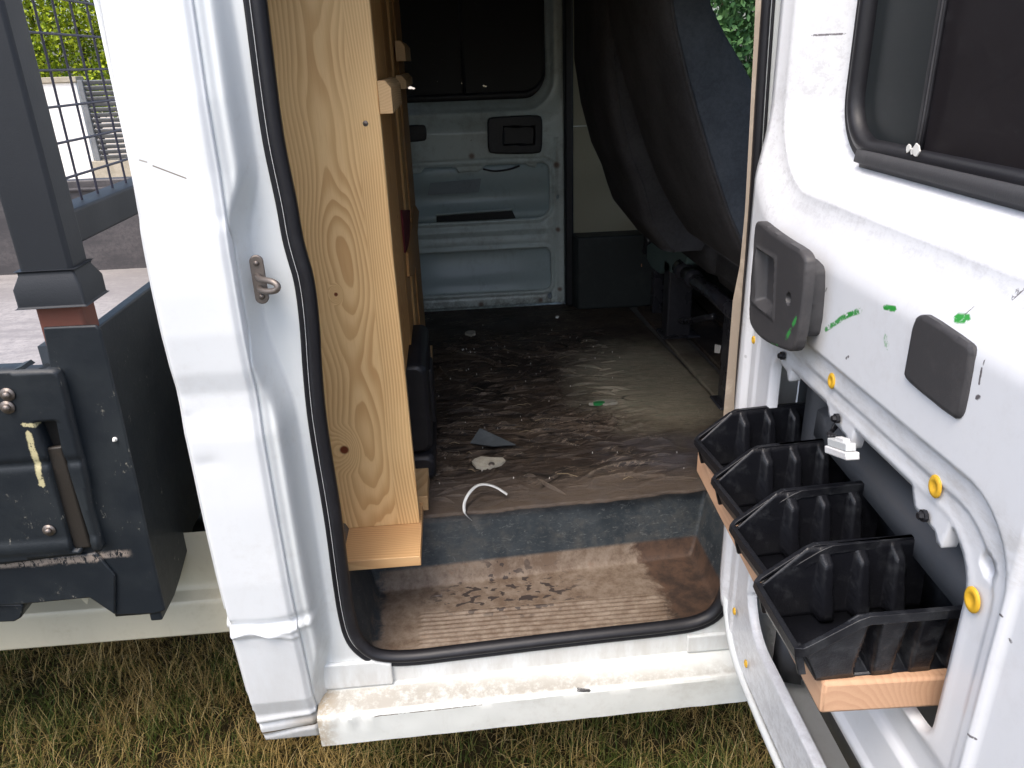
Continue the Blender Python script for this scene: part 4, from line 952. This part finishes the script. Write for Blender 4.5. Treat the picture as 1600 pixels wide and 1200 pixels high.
# ---------------------------------------------------------------- seats (seen from behind)
def seat(name, y0, y1, zs, xbk, th, crease_w, mat_b, mat_s, ztop=1.95):
    """loft of rounded sections; zs, xbk: back line"""
    S = empty(name, (0, 0, 0), parent=T); zz = arr(min(zs), max(zs), .009); nb = 120; V = []
    for z in zz:
        xb_ = np.interp(z, zs, xbk); t = np.interp(z, *th); yb0 = np.interp(z, *y0); yb1 = np.interp(z, *y1); r = .045
        cx, cy = xb_ + t / 2, (yb0 + yb1) / 2; hx, hy = t / 2, (yb1 - yb0) / 2
        for k in range(nb):
            a = 2 * math.pi * k / nb; c, s = math.cos(a), math.sin(a); e = .30
            V.append((cx + hx * np.sign(c) * abs(c) ** e, cy + hy * np.sign(s) * abs(s) ** (e * .8), z))
    f = [(i * nb + k, i * nb + (k + 1) % nb, (i + 1) * nb + (k + 1) % nb, (i + 1) * nb + k) for i in range(len(zz) - 1) for k in range(nb)]
    f += [tuple(range(nb)), tuple(range((len(zz) - 1) * nb, len(zz) * nb))]
    V = np.array(V); fb = []; fs = []
    for q in f[:-2]:
        c = V[list(q)].mean(0); xb_ = np.interp(c[2], zs, xbk); (fb if c[0] < xb_ + crease_w else fs).append(q)
    pth = [(np.interp(z, zs, xbk) + crease_w, np.interp(z, *y0) + .002, z) for z in zz]; MB().tube(pth, .0038, 8).build('seam_piping', mat_b, S)
    mk('backrest_cover', V, fb + f[-2:], mat_b, S); mk('side_bolster', V, fs, mat_s, S)
    return S
def xz(pts, y): q = [ony(px, py, y) for px, py in pts]; q.sort(key=lambda p: p[2]); return [float(p[2]) for p in q], [float(p[0]) for p in q]
z1, x1 = xz([(1031, -90), (1033, 0), (1041, 48), (1057, 115), (1073, 173), (1089, 227), (1105, 277), (1126, 337), (1150, 392), (1172, 430)], .36)
fz, fx = xz([(1060, -90), (1110, 0), (1145, 56), (1175, 105), (1215, 180)], .36)
def thick(z): return np.interp(z, fz, fx) - np.interp(z, z1, x1)
tz = list(arr(z1[0], z1[-1], .05)); tt = [max(.10, min(.17, float(thick(z)))) for z in tz]
NS = seat('near_seat', ([1.0, 1.2, 1.9], [.42, .36, .36]), ([1.0, 1.15, 1.3, 1.9], [.70, .84, .88, .86]), z1, x1, (tz, tt), .018, SEATB, SEATS)
z2, x2 = xz([(893, -60), (895, 0), (895, 93), (905, 160), (921, 221), (937, 256), (952, 307), (985, 350)], 1.38)
FS = seat('far_seat', ([1.0, 1.2, 1.9], [.98, .93, .91]), ([1.0, 1.2, 1.9], [1.30, 1.40, 1.42]), z2, x2, ([1.0, 2.0], [.16, .14]), .03, SEATB, SEATB)
for S, yc, w in ((NS, .62, .26), (FS, 1.16, .26)):
    m = MB(); m.box(.70, 1.22, yc - w, yc + w, .985, 1.10); m.build('seat_cushion', SEATB, S, bev=.04)
MB().prism([onx(px, py, .66) for px, py in ((988, 260), (1001, 252), (1022, 288), (1036, 320), (1012, 305))], (0, 0, 0), (.02, 0, 0)).build('recliner_cover', GREENM, NS, bev=.004)
SF = empty('seat_frame', (0, 0, 0), parent=T)
q = lambda px, py: onx(px, py, .72)
MB().tube([q(1066, 422), q(1085, 438), q(1110, 455), q(1165, 505)], .021, 14).build('cross_tube', BLKTUBE, SF)
MB().tube([q(1064, 418), q(1072, 426)], .029, 14).build('tube_collar', BLKTUBE, SF); MB().tube([q(1080, 432), q(1086, 437)], .027, 14).build('tube_collar', BLKTUBE, SF)
def postbox(name, x0, x1, y0, y1, z0, z1, mat=BLKTUBE): return MB().box(x0, x1, y0, y1, z0, z1).build(name, mat, SF, bev=.006)
postbox('leg', .715, .775, .745, .80, .664, .93); postbox('leg', .715, .80, 1.33, 1.40, .664, .93); postbox('leg', .735, .775, 1.60, 1.64, .664, .99)
postbox('foot_plate', .70, .80, .73, .82, .664, .672); postbox('foot_plate', .70, .83, 1.31, 1.42, .664, .672)
MB().prism([onx(px, py, .715) for px, py in ((1010, 384), (1020, 376), (1035, 381), (1044, 389), (1064, 386), (1074, 396), (1072, 412), (1060, 424), (1030, 428), (1018, 420), (1010, 405))], (0, 0, 0), (.05, 0, 0)).build('height_bracket', GREENM, SF, bev=.006)
sp0, sp1 = onx(1042, 380, .70), onx(1060, 360, .70); pts = [sp0 + (sp1 - sp0) * t + np.array([0, .018 * math.cos(t * 2 * math.pi * 8), .018 * math.sin(t * 2 * math.pi * 8)]) for t in np.linspace(0, 1, 120)]; MB().tube(pts, .0035, 6).build('coil_spring', BLKTUBE, SF)
MB().tube(smoothpath([onx(px, py, .73) for px, py in ((1000, 330), (1008, 352), (1015, 375), (1010, 392))], 2), .018, 10).build('linkage', BLKTUBE, SF)
MB().tube(smoothpath([onx(px, py, .74) for px, py in ((965, 330), (985, 350), (1003, 372), (1030, 372), (1045, 362))], 2), .014, 10).build('linkage', BLKTUBE, SF)
MB().tube(smoothpath([onx(px, py, .76) for px, py in ((1050, 500), (1075, 502), (1115, 494))], 1), .010, 8).build('slide_rail', BLKTUBE, SF)
m = MB(); m.prism([onx(px, py, .712) for px, py in ((991, 404), (1001, 403), (1002, 417), (998, 417), (997, 409), (992, 410))], (0, 0, 0), (.003, 0, 0)); m.build('orange_tag', TAG, SF, smooth=False)
m = MB(); m.prism([onx(px, py, .708) for px, py in ((1117, 538), (1125, 540), (1123, 552), (1116, 551))], (0, 0, 0), (.003, 0, 0)); m.build('bolt_cap', FLAKE, SF, smooth=False)
MB().box(.98, 1.6, .10, .46, .66, 1.0).build('front_trim', CARPET, T, bev=.01)

# ---------------------------------------------------------------- load bed
BD = empty('load_bed', (0, 0, 0), parent=T)
PY0 = -.012
poly = [ony(px, py, PY0) for px, py in ((66, 512), (150, 508), (157, 517), (190, 650), (217, 770), (236, 860), (258, 955), (240, 960), (180, 962), (156, 938), (132, 905), (120, 800))]
m = MB(); m.prism(poly, (0, 0, 0), (0, .006, 0)); m.build('corner_plate', BMETAL, BD, bev=.003)
XC = float(poly[2][0]) ; XR = -.545
side = [onx(px, py, XR) for px, py in ((157, 517), (225, 455), (305, 838), (275, 880), (272, 920), (258, 957))]
side = [np.array([XR, -.008, 1.215]), np.array([XR, .225, 1.215]), np.array([XR, 1.98, 1.215]), np.array([XR, 1.98, .74]), np.array([XR, .21, .74]), np.array([XR, .10, .70]), np.array([XR, .06, .69]), np.array([XR, -.008, .69])]
m = MB(); m.prism(side, (0, 0, 0), (-.02, 0, 0)); m.build('front_bulkhead', BMETAL, BD, bev=.003)
MB().box(-.625, -.549, .0, .06, .70, 1.20).build('corner_post_core', BMETAL, BD)
# stake post, sleeve and primer stub
ST = empty('stake_post', (0, 0, 0), parent=T)
MB().box(-.618, -.545, -.004, .052, 1.285, 2.05).build('post_tube', BPOST, ST, bev=.006)
m = MB(); a = [(-.621, -.007), (-.542, -.007), (-.542, .055), (-.621, .055)]; b = [(-.629, -.015), (-.534, -.015), (-.534, .063), (-.629, .063)]
rows = [[(x, y, z) for x, y in q_] for q_, z in ((a, 1.315), (a, 1.308), (b, 1.290), (b, 1.262))]
v, f = loft(rows, True); m.add(v, f + [(12, 13, 14, 15), (3, 2, 1, 0)]); m.build('post_collar', BPOST, ST, bev=.003)
MB().box(-.614, -.549, .0, .048, 1.19, 1.268).build('primer_stub', PRIMER, ST, bev=.005)
HB = empty('headboard', (0, 0, 0), parent=T)
MB().box(-.612, -.560, .053, 1.95, 1.335, 1.385).build('lower_rail', BPOST, HB, bev=.004)
MB().box(-.612, -.560, .053, 1.95, 1.98, 2.03).build('upper_rail', BPOST, HB, bev=.004)
MB().box(-.618, -.545, 1.95, 2.01, 1.2, 2.05).build('far_post', BPOST, HB, bev=.004)
m = MB()
for k in range(30): y = .105 + k * .062; m.tube([(-.585, y, 1.386), (-.585, y, 1.98)], .0021, 6, False)
for k in range(11): z = 1.426 + k * .0505; m.tube([(-.579, .053, z), (-.579, 1.95, z)], .0021, 6, False)
m.build('wire_mesh', WIRE, HB); bpy.data.objects['wire_mesh']['kind'] = 'stuff'
MB().box(-3.2, -.57, .03, 2.0, .81, .85).build('bed_floor', BEDFL, BD, bev=.003)
MB().box(-3.2, -.57, 2.0, 2.05, .80, 1.20).build('far_sideboard', BEDSB, BD, bev=.006)
MB().tube([(-3.2, 1.995, 1.165), (-.57, 1.995, 1.165)], .008, 8).build('sideboard_bead', BEDSB, BD)
# near sideboard with latch
NB = empty('near_sideboard', (0, 0, 0), parent=T)
nbp = [ony(px, py, -.030) for px, py in ((-60, 584), (0, 582), (70, 580), (88, 582), (95, 600), (133, 752), (140, 800), (158, 862), (0, 882), (-60, 888))]
nl = [(float(p[0]), float(p[2])) for p in nbp]; nl[0] = (-1.6, nl[0][1]); nl[-1] = (-1.6, nl[-1][1])
lt = [ony(px, py, -.030) for px, py in ((52, 660), (88, 658), (96, 700), (146, 858), (112, 862), (70, 705))]; ltp = [(float(p[0]), float(p[2])) for p in lt]
def knb(U, V): return np.minimum(-sd_poly(U, V, nl), sd_poly(U, V, ltp))
P, f, uv = sheet(arr(-1.6, -.55, .005), arr(.80, 1.19, .005), knb, lambda U, V: (U, U * 0 - .030 + .004 * bump1(V, 1.02, .006) - .003 * sm(V, .885, .875) * sm(V, .855, .865), V), flange=(0, .028, 0), flip=True); mk('board_skin', P, f, BMETAL, NB, uv=uv)
mid = lambda a, b, t: a + (b - a) * t
lv = [ony(px, py, -.022) for px, py in ((64, 702), (96, 698), (142, 856), (116, 858))]; m = MB(); m.prism(lv, (0, 0, 0), (0, .010, 0)); m.build('latch_lever', plastic('rusty_lever', (.028, .024, .020), .45, .4, (.10, .07, .05), 60, .5), NB, bev=.003)
lb = [ony(px, py, -.004) for px, py in ((46, 655), (92, 652), (150, 862), (106, 866))]; m = MB(); m.prism(lb, (0, 0, 0), (0, .004, 0)); m.build('latch_pocket', plastic('pocket_dark', (.012, .011, .010), .6, .3), NB, smooth=False)
for px, py, r in ((12, 616, .0085), (12, 636, .0085), (77, 828, .008), (180, 686, .003)):
    c = ony(px, py, -.031 if px < 100 else PY0); MB().disc(c, (0, -1, 0), r * 1.25, .002, 14).disc(c + [0, -.002, 0], (0, -1, 0), r * .75, .005, 6, r * .6).build('rivet', STEEL if px < 100 else FLAKE, NB)
for pts in (((-20, 580), (20, 578), (33, 573), (40, 578), (30, 582)), ((58, 578), (62, 575), (70, 576), (70, 580))):
    m = MB(); m.prism([ony(px, py, -.02) for px, py in pts], (0, 0, 0), (0, .03, 0)); m.build('hinge_lug', BMETAL, NB, smooth=False)
fr = [ony(px, py, -.018) for px, py in ((-60, 884), (0, 876), (90, 870), (150, 864), (180, 900), (180, 962), (140, 935), (35, 945), (-60, 950))]
fr = [np.array([-1.6, -.018, .83])] + fr[1:-1] + [np.array([-1.6, -.018, .765])]
m = MB(); m.prism(fr, (0, 0, 0), (0, .05, 0)); m.build('side_rail', BMETAL, BD, bev=.003)
m = MB(); m.prism([ony(px, py, -.01) for px, py in ((-60, 945), (33, 944), (37, 950), (33, 966), (22, 972), (-60, 975))], (0, 0, 0), (0, .06, 0)); m.build('rail_bracket', BMETAL, BD, bev=.003)
for px, py in ((128, 937),): c = ony(px, py, .06); MB().prism([c + [-.012, 0, .02], c + [.02, 0, .02], c + [.006, 0, -.012]], (0, 0, 0), (0, .003, 0)).build('stay', CREAM, BD, smooth=False)
for x in (-3.0, -1.9): MB().box(x, x + .08, .1, 1.9, .70, .81).build('cross_member', BMETAL, BD)
# cream skirt below the bed
def skr(x): return [(x, .155, .762), (x, .150, .655), (x, .140, .64), (x, .118, .632), (x, .112, .622), (x, .108, .560), (x, .115, .553), (x, .16, .553)]
v, f = loft([skr(x) for x in arr(-2.6, -.405, .05)]); mk('lower_skirt', v, f, CREAM, T, smooth=True, bev=.001)
MB().box(-3.1, -.45, .5, .6, .35, .55).build('chassis_rail', BMETAL, T); MB().box(-3.1, 2.2, 1.25, 1.35, .35, .40).build('chassis_rail', BMETAL, T)

# ================================================================ things in the cab
SH = empty('wooden_shelving', (-.25, .6, .66), 'homemade pine shelving rack with a tall front board, standing on the cab floor', 'shelving')
YB = .25
def wbox(name, x0, x1, y0, y1, z0, z1, mat, bev=.0015): return MB().box(x0, x1, y0, y1, z0, z1).build(name, mat, SH, bev=bev)
zt = 1.93
m = MB(); fx0 = -.395
m.prism([(fx0, YB, .6835), (-.1055, YB, .6835), (-.109, YB, 1.25), (-.108, YB, zt), (fx0, YB, zt)], (0, 0, 0), (0, .022, 0)); m.build('front_board', PINE, SH, bev=.0015)
wbox('base_board', fx0, -.1015, .134, .80, .6605, .6830, PINEH)
wbox('side_board', -.150, -.112, .2725, .56, .99, zt, PINE2)
wbox('middle_post', -.150, -.114, .60, .78, .70, zt, PINE3)
wbox('rear_post', -.150, -.112, .84, .98, .90, zt, PINE2)
wbox('rear_post', -.150, -.110, 1.02, 1.34, .86, zt, PINE3)
wbox('lower_batten', -.125, -.090, .33, 1.30, .6632, .70, BATTEN)
def batt(y0, y1, z0, z1, name='shelf_batten', x1=-.085, mat=BATTEN):
    m = MB(); m.prism([(-.108, y0, z0), (x1, y0 + .0, z0), (x1, y0, z1 - .012), (x1 - .010, y0, z1), (-.108, y0, z1)], (0, 0, 0), (0, y1 - y0, 0)); return m.build(name, mat, SH, bev=.001)
batt(.245, .56, 1.493, 1.545, x1=-.086); batt(.88, 1.22, 1.575, 1.62); batt(.80, 1.2, 1.515, 1.545)
m = MB(); m.prism([onx(px, py, -.108) for px, py in ((638, 395), (648, 318), (655, 330), (648, 432), (640, 432))], (0, 0, 0), (-.018, 0, 0)); m.build('brace', PINE3, SH, bev=.001)
wbox('rear_post', -.150, -.113, 1.05, 1.42, .664, .86, PINE2)
for z in (.98, 1.28, 1.545): wbox('shelf_board', -.39, -.152, .275, 1.36, z, z + .018, PINE3)
wbox('back_board', -.398, -.392, .275, 1.36, .70, zt, PINE3)
c = ony(571, 193, YB); MB().disc((c[0], YB, c[2]), (0, -1, 0), .0048, .0012, 12, .004).disc((c[0], YB - .0012, c[2]), (0, -1, 0), .0022, .0004, 6).build('screw', STEEL, SH)
m = MB(); m.prism([onx(px, py, -.110) for px, py in ((628, 328), (641, 328), (640, 380), (634, 395))], (0, 0, 0), (-.01, 0, 0)); 
cl = m.build('red_cloth', PRINT, None, smooth=False); tag(cl, 'dark red cloth scrap in the gap between the rack posts', 'cloth')

# black tool case
TC = empty('tool_case', (-.12, .60, .664), 'scuffed black plastic tool case standing beside the pine rack', 'case')
def rbox(m, x0, x1, y0, y1, z0, z1, r=.02, n=6):
    pr = rrpath(x0, x1, z0, z1, r, n); k = len(pr); rows = []
    for y, s in ((y0, .010), (y0 + .004, .004), (y0 + .012, 0), (y1 - .012, 0), (y1, .008)):
        cx, cz = (x0 + x1) / 2, (z0 + z1) / 2; rows.append([(cx + (x - cx) * (1 - s / (x1 - x0) * 2), y, cz + (z - cz) * (1 - s / (z1 - z0) * 2)) for x, z in pr])
    v, f = loft(rows, True); n0 = len(v); f = f + [tuple(range(k))[::-1], tuple(range(n0 - k, n0))]; return m.add(v, f)
m = MB(); rbox(m, -.19, -.076, .462, .76, .735, .955, .022); m.build('case_shell', BLACKP, TC).data.set_sharp_from_angle(angle=rad(30))
m = MB(); rbox(m, -.19, -.073, .456, .765, .665, .731, .018); m.build('case_lid', BLACKP, TC).data.set_sharp_from_angle(angle=rad(30))
m = MB(); m.box(-.082, -.068, .57, .66, .76, .90); m.build('carry_handle', BLACKP, TC, bev=.005)
m = MB(); m.box(-.15, -.12, .448, .458, .715, .76); m.build('case_latch', BLACKP, TC, bev=.003)

# plank laid in the door slot, bins on it
PK = BP = None
pa = np.array([.3385, -.572]); pb = np.array([.366, -.075]); dv = (pb - pa) / np.linalg.norm(pb - pa); pr = np.array([.485, -.578])
o = MB(); poly = [(pa[0], pa[1], .951), (pr[0], pr[1], .951), (.515, -.08, .951), (pb[0], pb[1], .951)]
o.prism(poly, (0, 0, 0), (0, 0, .040)); PK = o.build('shelf_plank', BEECH, None, bev=.004); tag(PK, 'light reddish wooden plank laid through the opening of the open side door', 'plank')
def make_bin():
    B = empty('storage_bin', (0, 0, 0)); L = .190; H = .085; wb, wt = .046, .0548; xs = arr(0, 1, 1 / 110); ts = arr(0, 1, 1 / 12)
    def toprim(x): return .046 + (H - .046) * np.clip((x - .004) / .046, 0, 1)
    def wally(x, t, z):
        y = wb + (wt - wb) * (z / H); rb = 0
        for c in (.070, .110, .150): rb = rb + sm(np.abs(x - c), .0105 - .0045 * (z / H), .0072 - .0038 * (z / H)) * (.019 - .008 * z / H) * sm(z, H - .006, H - .013) * sm(z, .001, .004)
        return y - rb
    wallsV = []; shell = MB()
    for s in (-1, 1):
        v = []; 
        for i, xx in enumerate(xs):
            for t in ts:
                zt_ = toprim(xx * L); z = t * zt_; xo = (.022 - z * .26 if xx < .5 else 0); x0 = max(0, .024 * (1 - z / .046)) ; x1 = L - .004 + .004 * z / H
                x = x0 + (x1 - x0) * xx; zt_ = toprim(x); z = t * zt_; v.append((x, s * wally(x, t, z), z))
        n = len(ts); f = [(i * n + k, (i + 1) * n + k, (i + 1) * n + k + 1, i * n + k + 1) for i in range(len(xs) - 1) for k in range(n - 1)]
        if s > 0: f = [q[::-1] for q in f]
        shell.add(v, f)
    # front, back, bottom
    shell.add([(.024, -wb, 0), (.024, wb, 0), (0, wb + .0045, .046), (0, -wb - .0045, .046)], [(0, 1, 2, 3)])
    shell.add([(L - .004, -wb, 0), (L - .004, wb, 0), (L, wt, H), (L, -wt, H)], [(3, 2, 1, 0)])
    shell.add([(.024, -wb, .001), (L - .004, -wb, .001), (L - .004, wb, .001), (.024, wb, .001)], [(0, 1, 2, 3)])
    t_ = mk('tray', shell.v, shell.f, BINP, B, world=False, solid=.0022, soff=0)
    # rim bead all round
    yy = wt + .002; pth = [(L + .001, 0, H), (L + .001, -yy, H), (.10, -yy, H), (.060, -yy + .0005, H), (.050, -yy + .001, H - .004), (.002, -wb - .007, .050), (-.002, -wb - .005, .047), (-.002, wb + .005, .047), (.002, wb + .007, .050), (.050, yy - .001, H - .004), (.060, yy - .0005, H), (.10, yy, H), (L + .001, yy, H)]
    P_ = densify(pth, .008, True); P_ = np.array(P_); n = len(P_); T_ = np.roll(P_, -1, 0) - np.roll(P_, 1, 0); T_ /= np.linalg.norm(T_, axis=1)[:, None]
    v = []
    for i in range(n):
        side = np.cross(T_[i], [0, 0, 1.0]); side = _n(side) if np.linalg.norm(side) > .05 else np.array([0, 1.0, 0]); up = np.cross(side, T_[i]); c = P_[i]; out = side * (1 if side.dot([c[0] - L / 2, c[1], 0]) > 0 else -1)
        for a, b in ((-.0015, .002), (.0045, .002), (.0050, -.008), (.0035, -.008), (.0030, -.001), (-.0015, -.001)): v.append(c + out * a + up * b * (1 if up[2] > 0 else -1))
    f = [(i * 6 + k, i * 6 + (k + 1) % 6, ((i + 1) % n) * 6 + (k + 1) % 6, ((i + 1) % n) * 6 + k) for i in range(n) for k in range(6)]
    mk('rim', v, f, BINP, B, world=False, smooth=True, bev=.0006)
    # label holder on the front lip
    m = MB(); m.prism([(-.005, -.040, .042), (.006, -.040, .014), (.011, -.040, .014), (.002, -.040, .044)], (0, 0, 0), (0, .080, 0)); m.build('label_holder', BINP, B, world=False, bev=.001)
    m = MB(); 
    for y in (-.048, .044): m = MB().prism([(-.006, y, .048), (.004, y, .010), (.012, y, .010), (.003, y, .048)], (0, 0, 0), (0, .004, 0)); m.build('lip_bracket', BINP, B, world=False, bev=.0008)
    m = MB(); m.box(L - .002, L + .004, -.035, .035, .068, .080); m.build('hanging_lip', BINP, B, world=False, bev=.001)
    return B
b0 = make_bin()
def copy_tree(o, parent=None):
    c = o.copy(); COL.objects.link(c); c.parent = parent
    for ch in list(o.children): copy_tree(ch, c)
    return c
blab = ['empty black stacking bin at the near end of the plank, nearest the camera', 'black stacking bin on the plank, second from the near end', 'black stacking bin on the plank under the hanging white connector', 'black stacking bin at the far end of the plank, next to the cab opening']
for i, (x, y, a) in enumerate(((.309, -.520, 0), (.323, -.411, 3), (.338, -.299, 4), (.351, -.183, 5))):
    o = b0 if i == 0 else copy_tree(b0); o.location = (x, y, .9912); o.rotation_euler = (0, 0, rad(a)); tag(o, blab[i], 'bin', 'black storage bins on the plank in the door')

# loose things on the floor
sz_ = .672
cp = [onz(793, 774, .672), onz(772, 760, .690), onz(748, 757, .700), onz(732, 772, .695), onz(724, 790, .675), onz(727, 806, .664), onz(745, 820, .600), onz(788, 818, .598)]
sp3 = smoothpath(cp, 3); v = []; P_ = np.array(sp3); n = len(P_)
for i in range(n):
    t = P_[min(i + 1, n - 1)] - P_[max(i - 1, 0)]; s = _n(np.cross(t, [.25, -.3, 1.0])); 
    for k in (-1, 1): v.append(P_[i] + s * .0032 * k + [0, 0, .003])
o = mk('plastic_strip', v, [(2 * i, 2 * i + 1, 2 * i + 3, 2 * i + 2) for i in range(n - 1)], CLEARP, None, solid=.0016); tag(o, 'curled pale plastic strip hanging over the edge of the step', 'plastic strip')
c = onz(683, 931, .5035); d = _n(np.array([1.0, .02, 0])); m = MB(); m.tube([c - d * .010, c + d * .008], [.0008, .0019], 8); m.tube([c + d * .008, c + d * .0105], [.0042, .0042], 10)
o = m.build('loose_screw', STEEL, None); tag(o, 'small loose screw lying on the brown step', 'screw')
def bits(name, pts, size, mat, label, cat):
    for i, (px, py) in enumerate(pts):
        c = onz(px, py, .672); r = random.Random(px * 7 + py); m = MB(); k = 6; pp = [(c[0] + size * r.uniform(.6, 1.2) * math.cos(6.28 * j / k), c[1] + size * 1.1 * r.uniform(.6, 1.2) * math.sin(6.28 * j / k), .672) for j in range(k)]
        m.prism(pp, (0, 0, -.004), (.002, 0, size * .4)); o = m.build(name, mat, None, smooth=False); tag(o, label if isinstance(label, str) else label[i], cat)
bits('paper_scrap', ((870, 495), (1001, 470)), .007, FLAKE, ['small white scrap on the dark mat in front of the far door', 'white scrap on the floor between the seat frame and the far door'], 'scrap')
rr = random.Random(5); 
db = MB()
for k in range(60):
    if k < 12: c = onz(720 + (k % 6) * 4.2 + rr.uniform(-2, 2), 548 + rr.uniform(-4, 4), .668); s = .0022
    else: c = np.array([rr.uniform(-.07, .55), rr.uniform(.36, 1.6), .670]); s = rr.uniform(.0005, .0013)
    pp = [(c[0] + s * rr.uniform(.5, 1.3) * math.cos(6.28 * j / 5), c[1] + s * rr.uniform(.5, 1.8) * math.sin(6.28 * j / 5), .668) for j in range(5)]; db.prism(pp, (0, 0, -.002), (0, 0, .0022))
o = db.build('debris', FLAKE, None, smooth=False); tag(o, 'scattered pale crumbs and grit on the dark floor mat', 'debris', kind='stuff')
ft = MB()
for k in range(26):
    x, y, a = rr.uniform(-.05, .45), rr.uniform(.38, 1.35), rr.uniform(-.6, .5) ; l = rr.uniform(.012, .05); ft.tube([(x, y, .674), (x + l * .5 * math.cos(a), y + l * .5 * math.sin(a), .678), (x + l * math.cos(a), y + l * math.sin(a), .673)], .0006, 4)
for px, py, l, a in ((1085, 818, .012, 1.2),): pass
o = ft.build('straw', plastic('straw_bits', (.30, .24, .15), .7, .2), None); tag(o, 'thin bits of dry straw strewn over the floor mat', 'straw', kind='stuff')
